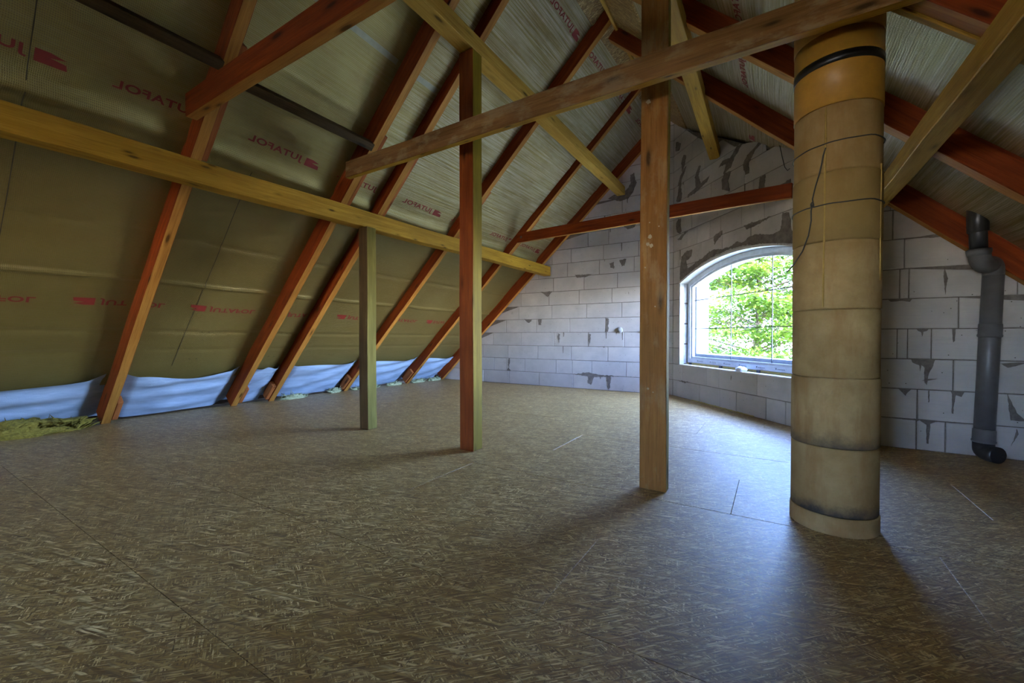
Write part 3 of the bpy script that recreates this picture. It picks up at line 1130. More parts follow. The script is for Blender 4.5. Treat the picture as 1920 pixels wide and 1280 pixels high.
right_rafters = [
    (2.425, 0.09, 2.80, 'doubled rafter with a split underside at the upper right corner', -1.62),
    (3.55, 0.10, 2.80, 'red-brown rafter passing just behind the chimney on the right slope', -1.62),
    (4.667, 0.095, 2.775, 'red-brown rafter resting along the right block wall, knotted near the chimney', -1.62),
    (6.925, 0.10, 3.02, 'dark rafter at the far gable on the right of the ridge', -1.40),
]
for yc, w, c0, lab, xt in right_rafters:
    sl = 0.927 if yc < 6 else 0.90
    th = math.atan(sl)
    n_out = Vector((math.sin(th), 0, math.cos(th)))
    xb = 2.95 if yc < 6 else -0.42
    p0 = Vector((xt, yc, c0 - sl * xt)); p1 = Vector((xb, yc, c0 - sl * xb))
    r = timber('rafter', p0, p1, w, RAFT_H, M['red'], n_out, wob=0.006, seed=yc + 3, under=M['bare'])
    tag(r, lab, 'rafter', 'rafters of the right slope')
    if yc < 2.6:
        a = p0 + Vector((0, w / 2 + 0.024, 0)); b = p1 + Vector((0, w / 2 + 0.024, 0))
        k = timber('side_plank', a - n_out * 0.012, b - n_out * 0.012, 0.04, 0.14, M['pine'], n_out)
        reparent(k, r)

# ------------------------------------------------------------------ purlins and ties
pur = timber('purlin', (-3.565, -4.9, 2.03), (-3.565, 6.93, 2.035), 0.13, 0.165, M['pine'], wob=0.012, seed=1)
tag(pur, 'long golden pine purlin with many knots crossing the left slope', 'purlin')
pur2 = timber('purlin', (-2.115, 0.2, 3.255), (-2.215, 6.98, 3.285), 0.135, 0.135, M['pine_pale'], wob=0.01, seed=2)
tag(pur2, 'pale pine purlin on top of the middle reddish post', 'purlin')
pur3 = timber('purlin', (-0.64, 1.2, 3.262), (-0.70, 6.18, 3.275), 0.125, 0.14, M['pine'], wob=0.006, seed=3)
tag(pur3, 'short orange purlin end sticking out of the upper window wall', 'purlin')
pur4 = timber('purlin', (0.70, -1.5, 1.855), (0.72, 4.75, 2.03), 0.115, 0.12, M['pine_pale'], wob=0.008, seed=4)
tag(pur4, 'pale pine purlin right of the chimney running up to the right corner', 'purlin')

tieA = timber('tie_beam', (-3.46, 2.59, 2.435), (0.70, 2.345, 2.316), 0.055, 0.15, M['old'], wob=0.008, seed=5, under=M['pine'])  # golden underside paints the light from below into the colour
tag(tieA, 'long weathered tie beam with white stains crossing in front of the posts and chimney', 'tie beam')
tieB = timber('tie_beam', (-3.64, 1.39, 2.535), (1.0, 1.39, 2.535), 0.075, 0.165, M['red'], wob=0.006, seed=6, under=M['bare'])
tag(tieB, 'dark red tie beam nailed to the nearest rafter at upper left', 'tie beam')
tieC = timber('tie_beam', (-3.52, 5.80, 2.425), (0.13, 5.17, 2.345), 0.05, 0.15, M['red'], wob=0.004, seed=7, under=M['bare'])
tag(tieC, 'thin red tie beam above the arched window running into the block wall', 'tie beam')
bm = bmesh.new()
bmesh.ops.create_cone(bm, cap_ends=True, segments=12, radius1=0.022, radius2=0.016, depth=0.012)
o = from_bm('bolt_head', bm, M['pvc'])
o.matrix_world = Matrix.Translation((-3.43, 5.755, 2.50)) @ Matrix.Rotation(PI / 2, 4, 'X')
reparent(o, tieC)

for (ya, yb, lab) in ((-0.6, 1.445, 'dark noggin at upper left, ending at the nearest rafter'), (1.555, 2.735, 'dark noggin between the nearest rafter and the close pair')):
    xx = -3.22
    n_out = Vector((-0.72, 0, 0.69))
    z = 2.70 + (0.08 if ya < 0 else 0.0)
    o = timber('noggin', (xx - 0.05, ya, z + 0.05), (xx - 0.05, yb, z + 0.03), 0.07, 0.09, M['dark'], n_out)
    tag(o, lab, 'noggin', 'dark noggins between the left rafters')

# ridge board
o = timber('ridge_plank', (RIDGE_X, 0.5, 4.36), (RIDGE_X, 6.9, 4.30), 0.03, 0.2, M['pine_pale'])
tag(o, 'light plank running along the ridge under the roof peak', 'plank')

# ------------------------------------------------------------------ posts
def post(x0, x1, y0, y1, h, mat, lab, foot=None, wob=0.006, seed=0, side=None):
    o = timber('post', ((x0 + x1) / 2, (y0 + y1) / 2, 0.0), ((x0 + x1) / 2, (y0 + y1) / 2, h), y1 - y0, x1 - x0, mat, up=(1, 0, 0), wob=wob, seed=seed, over=side)
    # lower face line is the centre line: shift by half the height
    o.location.x -= (x1 - x0) / 2
    tag(o, lab, 'post', 'timber posts standing on the floor')
    return o


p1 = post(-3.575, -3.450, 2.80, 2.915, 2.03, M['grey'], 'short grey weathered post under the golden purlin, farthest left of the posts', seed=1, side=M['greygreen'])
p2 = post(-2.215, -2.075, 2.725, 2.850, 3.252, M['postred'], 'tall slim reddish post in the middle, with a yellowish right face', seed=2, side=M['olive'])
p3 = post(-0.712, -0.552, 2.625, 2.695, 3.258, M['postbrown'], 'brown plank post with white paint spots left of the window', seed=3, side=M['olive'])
# paint spots on the front of the brown post
rg = random.Random(4)
for (zz, xx, rr) in ((1.545, -0.652, 0.013), (1.50, -0.665, 0.011), (1.49, -0.645, 0.012), (1.63, -0.655, 0.004), (2.36, -0.665, 0.014), (1.36, -0.68, 0.004), (1.12, -0.62, 0.004), (0.62, -0.66, 0.007), (0.6, -0.63, 0.004), (1.60, -0.60, 0.004)):
    bm = bmesh.new()
    k = 14
    vs = [bm.verts.new((xx + rr * (0.7 + 0.5 * rg.random()) * math.cos(2 * PI * i / k), 0, zz + rr * (0.7 + 0.5 * rg.random()) * math.sin(2 * PI * i / k))) for i in range(k)]
    f = bm.faces.new(vs)
    ext = bmesh.ops.extrude_face_region(bm, geom=[f])
    bmesh.ops.translate(bm, vec=(0, -0.002, 0), verts=[g for g in ext['geom'] if isinstance(g, bmesh.types.BMVert)])
    o = from_bm('paint_spot', bm, M['spot'])
    o.location = (0, 2.6245 - 0.001, 0)
    reparent(o, p3)

# ------------------------------------------------------------------ chimney
CX, CY, CR = 0.250, 2.652, 0.178
chim = empty('chimney', (CX, CY, 0))
tag(chim, 'round chimney of stacked beige shell rings with a yellow upper sleeve', 'chimney')
rings = [(0.0, 0.088, 0.0), (0.088, 0.411, 1.0), (0.411, 0.742, 0.8), (0.742, 1.069, 0.0), (1.069, 1.391, 0.0), (1.391, 1.717, 0.15), (1.717, 2.028, 0.0)]
for i, (za, zb, soot) in enumerate(rings):
    bm = bmesh.new()
    h = zb - za
    rr = CR + (0.004 if i == 0 else 0.0015 * ((i * 7) % 3 - 1))
    add_lathe(bm, [(0.10, 0.001), (rr - 0.005, 0.001), (rr, 0.006), (rr, h - 0.006), (rr - 0.004, h - 0.0005), (0.10, h - 0.0005)], 64)
    o = from_bm('shell_ring', bm, M['ring'], chim, smooth=False)
    for p in o.data.polygons:
        p.use_smooth = abs(p.normal.z) < 0.5
    o.location = (0, 0, za)
    o['soot'] = soot
    o['ring_tone'] = (0.0, 0.15, 0.0, 0.1, 0.1, 0.85, 0.35)[i]
bm = bmesh.new()
add_lathe(bm, [(0.10, 0.0), (CR + 0.001, 0.0), (CR + 0.001, 0.34), (0.10, 0.34)], 64)
o = from_bm('yellow_sleeve', bm, M['yellow'], chim)
for p in o.data.polygons: p.use_smooth = abs(p.normal.z) < 0.5
o.location = (0, 0, 2.029)
o['label'] = 'lower yellow sleeve of the chimney'
bm = bmesh.new()
add_lathe(bm, [(0.10, 0.0), (CR - 0.003, 0.0), (CR + 0.003, 0.004), (CR + 0.003, 0.44), (0.10, 0.44)], 64)
o = from_bm('yellow_sleeve', bm, M['yellow'], chim)
for p in o.data.polygons: p.use_smooth = abs(p.normal.z) < 0.5
o.location = (0, 0, 2.37)
bm = bmesh.new()
add_lathe(bm, [(CR + 0.0005, 0.0), (CR + 0.003, 0.0), (CR + 0.003, 0.042), (CR + 0.0005, 0.042)], 64, closed=True)
o = from_bm('black_tape', bm, M['tape'], chim)
for p in o.data.polygons: p.use_smooth = abs(p.normal.z) < 0.5
o.location = (0, 0, 2.218)
# vertical ochre seams of joint filler
for ang, za, zb in ((-1.92, 1.08, 2.02), (-0.50, 1.2, 1.74)):
    bm = bmesh.new()
    pts, rad = [], []
    k = 26
    for i in range(k + 1):
        z = za + (zb - za) * i / k
        a = ang + 0.018 * noise.noise((z * 3, ang, 0)) + 0.02 * (z - za)
        pts.append((CR * math.cos(a), CR * math.sin(a), z))
        rad.append(0.0035 + 0.003 * abs(noise.noise((z * 14, ang * 3, 2))))
    add_tube(bm, pts, rad, 6)
    from_bm('joint_seam', bm, M['caulk'], chim, smooth=True)


def wire_obj(name, paths, r, label, cat):
    root = empty(name, (CX, CY, 0))
    tag(root, label, cat)
    for nm, pts in paths:
        bm = bmesh.new()
        add_tube(bm, pts, r, 6)
        from_bm(nm, bm, M['wire'], root, smooth=True)
    return root


def hoop(z, tilt=0.0, rr=CR + 0.004, ph=0.0):
    return [(rr * math.cos(ph + 2 * PI * i / 48), rr * math.sin(ph + 2 * PI * i / 48), z + tilt * math.cos(2 * PI * i / 48) + 0.006 * noise.noise((i * 0.3, z, 0))) for i in range(49)]


def on_chim(ang, z, rr=CR + 0.005):
    return (rr * math.cos(ang), rr * math.sin(ang), z)


wire_obj('binding_wire', [('wire_loop', hoop(1.852, 0.012))], 0.0028, 'upper black wire loop tied round the chimney below the yellow sleeve', 'wire')
ka = -2.16
wire_obj('binding_wire', [
    ('wire_loop', hoop(1.566, 0.006)),
    ('wire_end', [on_chim(ka + 0.01, 1.565), on_chim(ka, 1.60, CR + 0.012), on_chim(ka + 0.05, 1.66), on_chim(ka + 0.13, 1.71), on_chim(ka + 0.20, 1.76, CR + 0.01), on_chim(ka + 0.24, 1.79, CR + 0.02), on_chim(ka + 0.30, 1.82, CR + 0.03)]),
    ('wire_end', [on_chim(ka, 1.575, CR + 0.012), on_chim(ka - 0.03, 1.545, CR + 0.012), on_chim(ka - 0.05, 1.50), on_chim(ka - 0.12, 1.43), on_chim(ka - 0.25, 1.36, CR + 0.012), on_chim(ka - 0.42, 1.30, CR + 0.03), on_chim(ka - 0.52, 1.265, CR + 0.05)]),
    ('wire_knot', [on_chim(ka + 0.03 * math.cos(t * 0.9), 1.572 + 0.012 * math.sin(t * 0.9), CR + 0.012 + 0.003 * (t % 2)) for t in range(12)]),
], 0.003, 'lower black wire loop on the chimney with two loose dangling ends', 'wire')

# ------------------------------------------------------------------ vent pipe at the right wall
vp = empty('vent_pipe', (1.353, 4.625, 0))
tag(vp, 'grey plastic vent pipe with swan neck standing at the right block wall', 'pipe')
PR = 0.060


def part_tube(name, pts, r, mat, seg=28):
    bm = bmesh.new()
    o = Vector(vp.location)
    add_tube(bm, [Vector(p) - o for p in pts], r, seg)
    ob = from_bm(name, bm, mat, vp)
    for p in ob.data.polygons:
        p.use_smooth = len(p.vertices) == 4
    return ob


def bend(p, c0, c1, n=10):
    """quadratic arc p -> c1 with control c0"""
    p, c0, c1 = Vector(p), Vector(c0), Vector(c1)
    return [(1 - t) ** 2 * p + 2 * t * (1 - t) * c0 + t * t * c1 for t in [i / n for i in range(n + 1)]]


A0 = Vector((1.340, 4.59, 0.14)); A1 = Vector((1.376, 4.59, 1.395))
part_tube('pipe_tube', [A0, A1], PR - 0.002, M['pvc'])
for f_ in (0.12, 0.635):
    p = A0.lerp(A1, f_ if f_ > 0.2 else 0.0)
    ax = (A1 - A0).normalized()
    part_tube('socket', [p - ax * 0.005, p, p + ax * 0.012, p + ax * 0.016, p + ax * 0.09, p + ax * 0.10], [PR, PR + 0.007, PR + 0.007, PR + 0.003, PR + 0.003, PR - 0.002], M['pvc'])
part_tube('foot_elbow', [(1.340, 4.59, 0.16), (1.339, 4.59, 0.10)] + bend((1.339, 4.588, 0.09), (1.338, 4.586, 0.062), (1.372, 4.53, 0.064), 8) + [(1.39, 4.50, 0.065)], PR, M['blackpipe'])
part_tube('swan_elbow', bend((1.376, 4.59, 1.395), (1.380, 4.59, 1.495), (1.335, 4.54, 1.472), 12), PR - 0.001, M['pvc'])
part_tube('swan_elbow', bend((1.345, 4.55, 1.472), (1.27, 4.47, 1.445), (1.262, 4.46, 1.57), 12), PR, M['pvc'])
part_tube('swan_socket', [(1.262, 4.46, 1.53), (1.262, 4.46, 1.56), (1.261, 4.46, 1.575), (1.261, 4.46, 1.578)], [PR, PR + 0.008, PR + 0.008, PR - 0.004], M['pvc'])
part_tube('upper_tube', [(1.261, 4.46, 1.56), (1.252, 4.46, 1.86)], PR - 0.012, M['blackpipe'])
part_tube('roof_collar', [(1.257, 4.46, 1.70), (1.256, 4.46, 1.71), (1.253, 4.46, 1.82), (1.252, 4.46, 1.90)], [PR - 0.011, PR - 0.002, PR - 0.002, PR - 0.002], M['blackpipe'])

# ------------------------------------------------------------------ window in the diagonal wall
win = tag(empty('window_1', wall_pt(DP, DV, DN, 1.45, 0.5, 0)), kind='structure')


def wpart(name, bm, mat, smooth=False):
    o = from_bm(name, bm, mat, None, smooth)
    reparent(o, win)
    return o


def arch_off(u, d):
    """arch lowered by d (frame of even width)"""
    c, half = 1.45, 1.276
    rise = 0.25
    R = (half * half + rise * rise) / (2 * rise)
    zc = 1.745 - (R - rise)
    a = min(abs(u - c), R - d - 0.001)
    return zc + math.sqrt((R - d) ** 2 - a * a)


def frame_mesh(bm, ua, ub, zb, d_out, width, o0, o1):
    """closed arched frame: outer outline inset d_out from the opening, given face width, between offsets o0 and o1"""
    n = 40
    outer = [(ua, zb)] + [(ua + (ub - ua) * i / n, arch_off(ua + (ub - ua) * i / n, d_out)) for i in range(n + 1)] + [(ub, zb)]
    ia, ib, zi = ua + width, ub - width, zb + width
    inner = [(ia, zi)] + [(ia + (ib - ia) * i / n, arch_off(ia + (ib - ia) * i / n, d_out + width)) for i in range(n + 1)] + [(ib, zi)]
    k = len(outer)
    lay = []
    for off in (o0, o1):
        for pts in (outer, inner):
            lay.append([bm.verts.new(wall_pt(DP, DV, DN, u, z, off)) for u, z in pts])
    of, inf, ob, inb = lay
    for i in range(k):
        j = (i + 1) % k
        bm.faces.new((of[i], of[j], inf[j], inf[i]))
        bm.faces.new((ob[j], ob[i], inb[i], inb[j]))
        bm.faces.new((inf[i], inf[j], inb[j], inb[i]))
        bm.faces.new((of[j], of[i], ob[i], ob[j]))


bm = bmesh.new()
frame_mesh(bm, 0.205, 2.695, 0.535, 0.02, 0.062, -0.130, -0.20)
wpart('frame', bm, M['frame'])
bm = bmesh.new()
frame_mesh(bm, 0.262, 2.638, 0.592, 0.078, 0.035, -0.150, -0.19)
wpart('sash_bead', bm, M['frame'])
# pane
bm = bmesh.new()
n = 40
ua, ub, zb = 0.29, 2.61, 0.62
for off in (-0.172, -0.176):
    pts = [(ua, zb)] + [(ua + (ub - ua) * i / n, arch_off(ua + (ub - ua) * i / n, 0.108)) for i in range(n + 1)] + [(ub, zb)]
    vs = [bm.verts.new(wall_pt(DP, DV, DN, u, z, off)) for u, z in pts]
    bm.faces.new(vs)
wpart('pane', bm, M['glass'])
rot_w = Matrix((DV, -DN, Vector((0, 0, 1)))).transposed()
for u in (0.62 + 0.535, 1.865):
    bm = bmesh.new()
    z1 = arch_off(u, 0.11)
    add_box(bm, wall_pt(DP, DV, DN, u, (0.625 + z1) / 2, -0.166), (0.010, 0.008, z1 - 0.625), rot_w)
    wpart('glazing_bar', bm, M['bar'])
for z in (1.045, 1.468):
    bm = bmesh.new()
    add_box(bm, wall_pt(DP, DV, DN, 1.45, z, -0.167), (2.33, 0.008, 0.010), rot_w)
    wpart('glazing_bar', bm, M['bar'])
# protective film lettering replaced by printed dashes on the lower frame rail
for i in range(7):
    bm = bmesh.new()
    u = 0.50 + i * 0.30
    for j in range(5):
        add_box(bm, wall_pt(DP, DV, DN, u + j * 0.022, 0.565 - 0.0 * j, -0.1295), (0.014, 0.002, 0.010), rot_w)
    add_box(bm, wall_pt(DP, DV, DN, u - 0.03, 0.57, -0.1295), (0.016, 0.002, 0.02), rot_w)
    wpart('film_marking', bm, M['film'])
# foam joint and packers under the frame
bm = bmesh.new()
add_box(bm, wall_pt(DP, DV, DN, 1.45, 0.5155, -0.155), (2.5, 0.07, 0.035), rot_w)
wpart('foam_joint', bm, M['foam'])
for u in (0.30, 1.02, 1.72, 2.4):
    bm = bmesh.new()
    add_box(bm, wall_pt(DP, DV, DN, u, 0.517, -0.145), (0.05, 0.08, 0.036), rot_w)
    wpart('packer', bm, M['bar'])
# pale arch lining on the soffit between wall face and frame
bm = bmesh.new()
n = 40
fr, bk, fr2, bk2 = [], [], [], []
for i in range(n + 1):
    u = U0 + (U1 - U0) * i / n
    z = max(arch(u), 1.745)
    for lst, off, dz in ((fr, 0.004, 0.012), (bk, -0.14, 0.012), (fr2, 0.004, -0.016), (bk2, -0.14, -0.016)):
        lst.append(bm.verts.new(wall_pt(DP, DV, DN, u, z + dz, off)))
for i in range(n):
    bm.faces.new((fr[i], fr[i + 1], fr2[i + 1], fr2[i]))
    bm.faces.new((fr2[i], fr2[i + 1], bk2[i + 1], bk2[i]))
    bm.faces.new((fr[i], bk[i], bk[i + 1], fr[i + 1]))
    bm.faces.new((bk[i], bk2[i], bk2[i + 1], bk[i + 1]))
wpart('arch_lining', bm, M['plaster'], False)
# jamb linings
for u, s in ((U0, 1), (U1, -1)):
    bm = bmesh.new()
    add_box(bm, wall_pt(DP, DV, DN, u + s * 0.012, 1.12, -0.035), (0.024, 0.07, 1.23), rot_w)
    wpart('jamb_lining', bm, M['jamb'])
    bm = bmesh.new()
    for k in range(4):
        za = 0.51 + k * 0.31
        add_box(bm, wall_pt(DP, DV, DN, u + s * 0.010, za + 0.15, -0.105), (0.020, 0.055, 0.285), rot_w)
    wpart('jamb_foam', bm, M['jamb'])
# sill bed
bm = bmesh.new()
add_box(bm, wall_pt(DP, DV, DN, 1.45, 0.499, -0.065), (2.55, 0.13, 0.012), rot_w)
wpart('sill_bed', bm, M['plaster'])
# outside reveal: insulation frame that narrows the opening
bm = bmesh.new()
frame_mesh(bm, -0.05, 2.95, 0.30, -0.30, 0.37, -0.20, -0.40)
o = wpart('outer_reveal', bm, M['render_grey'])

# lump on the sill
bm = bmesh.new()
bmesh.ops.create_icosphere(bm, subdivisions=3, radius=1)
for v in bm.verts:
    d = 1 + 0.22 * noise.noise(v.co * 2.2) + 0.10 * noise.noise(v.co * 6)
    v.co = Vector((v.co.x * 0.085 * d, v.co.y * 0.05 * d, max(-0.2, v.co.z) * 0.05 * d))
o = from_bm('plastic_lump', bm, M['whitefoam'], None, True)
o.matrix_world = Matrix.Translation(wall_pt(DP, DV, DN, 1.50, 0.515, -0.055)) @ rot_w.to_4x4()
tag(o, 'crumpled white plastic lump lying on the bare window sill', 'plastic')

# white foam blob on the gable wall
for u, z, r in ((gx(-2.225), 1.035, 0.048), (gx(-1.86), 1.01, 0.03)):
    bm = bmesh.new()
    bmesh.ops.create_icosphere(bm, subdivisions=3, radius=r)
    for v in bm.verts:
        v.co *= 1 + 0.12 * noise.noise(v.co * 30)
        v.co.y *= 0.6
    o = from_bm('foam_blob', bm, M['jamb'], wall_back, True)
    o.location = wall_pt(GP, GV, GN, u, z, 0.005)

# portals help the sky light find its way in
portal('window_daylight', wall_pt(DP, DV, DN, 1.45, 1.25, -0.42), DN, 2.5, 1.6)

# rear window
win2 = tag(empty('window_2', ((wx0 + wx1) / 2, FW, wz0)), kind='structure')
bm = bmesh.new()
xm = (wx0 + wx1) / 2
for (xa, xb, za, zb) in ((wx0, wx0 + 0.06, wz0, wz1), (wx1 - 0.06, wx1, wz0, wz1), (wx0, wx1, wz0, wz0 + 0.06), (wx0, wx1, wz1 - 0.06, wz1), (xm - 0.025, xm + 0.025, wz0, wz1)):
    add_box(bm, ((xa + xb) / 2, FW - 0.20, (za + zb) / 2), (xb - xa, 0.06, zb - za))
o = from_bm('frame', bm, M['frame']); reparent(o, win2)
bm = bmesh.new()
add_box(bm, (xm, FW - 0.20, (wz0 + wz1) / 2), (wx1 - wx0 - 0.1, 0.006, wz1 - wz0 - 0.1))
o = from_bm('pane', bm, M['glass']); reparent(o, win2)

# ------------------------------------------------------------------ fleece strip and wool at the left eave
v, f = [], []
Y0, Y1 = -0.8, 6.995
ny, ns = 340, 18
for j in range(ns + 1):
    for i in range(ny + 1):
        y = Y0 + (Y1 - Y0) * i / ny
        # bay position for scallops
        tt = 0.5
        for a, b in LB:
            if a - 0.06 <= y <= b + 0.06:
                tt = min(1, max(0, (y - a) / (b - a)))
        a_ = j / ns
        s_top = 0.62 + 0.05 * math.sin(PI * tt) * (-1 if y < 2.8 else 0.4) + 0.03 * noise.noise((y * 1.3, 0, 3))
        s = s_top * a_ - 0.10 * (1 - a_)
        off = 0.105 + 0.05 * (1 - a_) - 0.03 * math.sin(PI * tt)
        if tt in (0, 1):
            off = 0.205
        else:
            off = min(0.205, off + 0.06 * max(0, 1 - min(tt, 1 - tt) * 9))
        # diagonal folds fanning out from the far foot of each bay
        off += 0.022 * math.sin(16 * (a_ - 0.5 * tt) + 6 * noise.noise((y * 0.9, a_, 8))) * math.sin(PI * tt) * (0.3 + a_ * 0.7)
        off += 0.012 * noise.noise((y * 2.5, a_ * 7, 2))
        th = math.atan(slope_l(y))
        v.append((foot_l(y) + s * math.cos(th) - off * math.sin(th), y, s * math.sin(th) + off * math.cos(th)))
for j in range(ns):
    for i in range(ny):
        a = j * (ny + 1) + i
        f.append((a, a + 1, a + ny + 2, a + ny + 1))
fle = from_py('fleece_strip', v, f, M['fleece'], None, True)
tag(fle, 'white fleece strip hanging in folds behind the rafter feet along the left eave', 'membrane')


def wool(x, y, sx, sy, sz, mat, lab, seed, hairs=0):
    bm = bmesh.new()
    bmesh.ops.create_icosphere(bm, subdivisions=4, radius=1)
    for vv in bm.verts:
        q = vv.co.copy()
        d = 1 + 0.36 * noise.noise(q * 2.0 + Vector((seed, 0, 0))) + 0.36 * noise.noise(Vector((q.x * 3, q.y * 9, q.z * 9)) + Vector((seed, 3, 0))) + 0.12 * noise.noise(q * 14)
        vv.co = Vector((q.x * sx * d, q.y * sy * d, max(-0.15, q.z) * sz * d))
    rr = random.Random(seed)
    for i in range(hairs):
        yy = rr.uniform(-1, 1) * sy * 0.95
        xx = rr.uniform(-0.5, 0.9) * sx * 0.8
        zt = sz * 0.75 * math.sqrt(max(0.02, 1 - (yy / sy) ** 2))
        b = Vector((xx, yy, zt * rr.uniform(0.3, 0.9)))
        dr = Vector((rr.uniform(0.1, 0.6), rr.uniform(-1, 1), rr.uniform(0.1, 0.7))).normalized() * rr.uniform(0.05, 0.16)
        wd = Vector((0, 0.010, 0.012))
        a1, a2, a3 = bm.verts.new(b - wd), bm.verts.new(b + wd), bm.verts.new(b + dr)
        a4 = bm.verts.new(b + dr * 0.4 + Vector((0.01, 0, -0.006)))
        bm.faces.new((a1, a2, a3)); bm.faces.new((a1, a4, a2)); bm.faces.new((a2, a4, a3)); bm.faces.new((a4, a1, a3))
    me = bpy.data.meshes.new('wool')
    bm.to_mesh(me); bm.free()
    for p in me.polygons: p.use_smooth = True
    o = link('insulation_tuft', me, mat)
    o.location = (x, y, 0.006)
    tag(o, lab, 'insulation', 'insulation tufts at the left eave')
    return o


wool(-6.02, 0.80, 0.17, 0.56, 0.135, M['wool'], 'large yellow glass wool heap on the floor at the left edge', 3, 260)
wool(-6.14, 3.62, 0.07, 0.22, 0.05, M['wool_pale'], 'pale yellow wool tuft right of the close rafter pair', 5, 20)
wool(-6.20, 4.36, 0.06, 0.10, 0.07, M['wool_pale'], 'small wool tuft left of the rafter behind the grey post', 7, 10)
wool(-6.16, 4.98, 0.06, 0.28, 0.055, M['wool_pale'], 'pale wool tuft right behind the grey weathered post', 9, 24)
wool(-6.15, 5.62, 0.06, 0.17, 0.05, M['wool_pale'], 'pale wool tuft left of the second farthest rafter foot', 11, 16)
wool(-6.13, 6.22, 0.06, 0.18, 0.06, M['wool_pale'], 'pale wool tuft right of the second farthest rafter foot', 13, 16)
wool(-6.10, 6.64, 0.06, 0.17, 0.06, M['wool_pale'], 'pale wool tuft beside the rafter at the gable wall', 15, 16)

# ------------------------------------------------------------------ mortar smears on the masonry
S_D = [
    # dark bed of mortar over the window arch, left horn, right plume
    [(0.20, 1.78), (0.45, 1.86), (0.75, 1.955), (1.05, 2.01), (1.35, 2.03), (1.65, 2.02), (1.95, 1.97), (2.25, 1.90), (2.5, 1.82), (2.55, 1.95), (2.32, 2.02), (2.28, 2.22), (2.20, 2.24), (2.16, 2.06), (2.02, 2.05), (1.86, 2.10), (1.70, 2.11), (1.58, 2.06), (1.48, 2.10), (1.40, 2.06), (1.20, 2.06), (1.06, 2.09), (0.92, 2.08), (0.80, 2.03), (0.55, 1.97), (0.40, 1.93), (0.36, 2.05), (0.50, 2.10), (0.52, 2.19), (0.36, 2.20), (0.24, 2.14), (0.20, 1.95)],
    [(0.18, 2.5), (0.24, 2.52), (0.21, 2.62), (0.22, 2.72), (0.14, 2.74), (0.08, 2.68), (0.10, 2.55)],
    [(0.08, 3.02), (0.20, 2.98), (0.24, 3.06), (0.21, 3.20), (0.24, 3.34), (0.20, 3.40), (0.16, 3.30), (0.14, 3.15)],
    [(0.12, 3.25), (0.30, 3.36), (0.36, 3.46), (0.28, 3.45), (0.18, 3.34)],
    [(0.24, 3.42), (0.32, 3.50), (0.36, 3.62), (0.28, 3.66), (0.22, 3.56)],
    [(0.05, 3.80), (0.16, 3.78), (0.20, 3.86), (0.12, 3.92), (0.06, 3.95)],
    [(0.38, 2.98), (0.60, 2.99), (0.86, 3.05), (0.92, 3.10), (0.72, 3.08), (0.66, 3.20), (0.72, 3.32), (0.66, 3.33), (0.58, 3.22), (0.60, 3.06), (0.40, 3.02)],
    [(1.22, 3.02), (1.36, 3.05), (1.42, 3.14), (1.56, 3.24), (1.50, 3.27), (1.34, 3.18), (1.20, 3.20), (1.12, 3.15), (1.26, 3.13), (1.24, 3.06)],
    [(1.20, 2.82), (1.34, 2.76), (1.30, 2.90), (1.36, 3.0), (1.24, 3.03), (1.18, 2.95)],
    [(1.58, 3.0), (1.62, 2.86), (1.68, 2.86), (1.68, 2.98), (1.78, 3.08), (1.92, 3.13), (1.86, 3.15), (1.66, 3.08)],
    [(1.84, 2.56), (1.92, 2.56), (1.94, 2.74), (1.86, 2.745)],
    [(2.12, 2.47), (2.30, 2.44), (2.30, 2.56), (2.16, 2.55)],
    [(1.02, 2.27), (1.20, 2.30), (1.19, 2.25), (1.10, 2.20), (1.04, 2.16)],
    [(1.60, 2.26), (1.78, 2.255), (2.05, 2.255), (1.88, 2.22), (1.66, 2.20)],
    [(0.12, 2.42), (0.30, 2.49), (0.40, 2.49), (0.34, 2.46), (0.22, 2.40)],
    [(0.18, 0.25), (0.34, 0.235), (0.50, 0.25), (0.30, 0.262)],
]
for p in S_D:
    smear(DP, DV, DN, p, wall_diag)
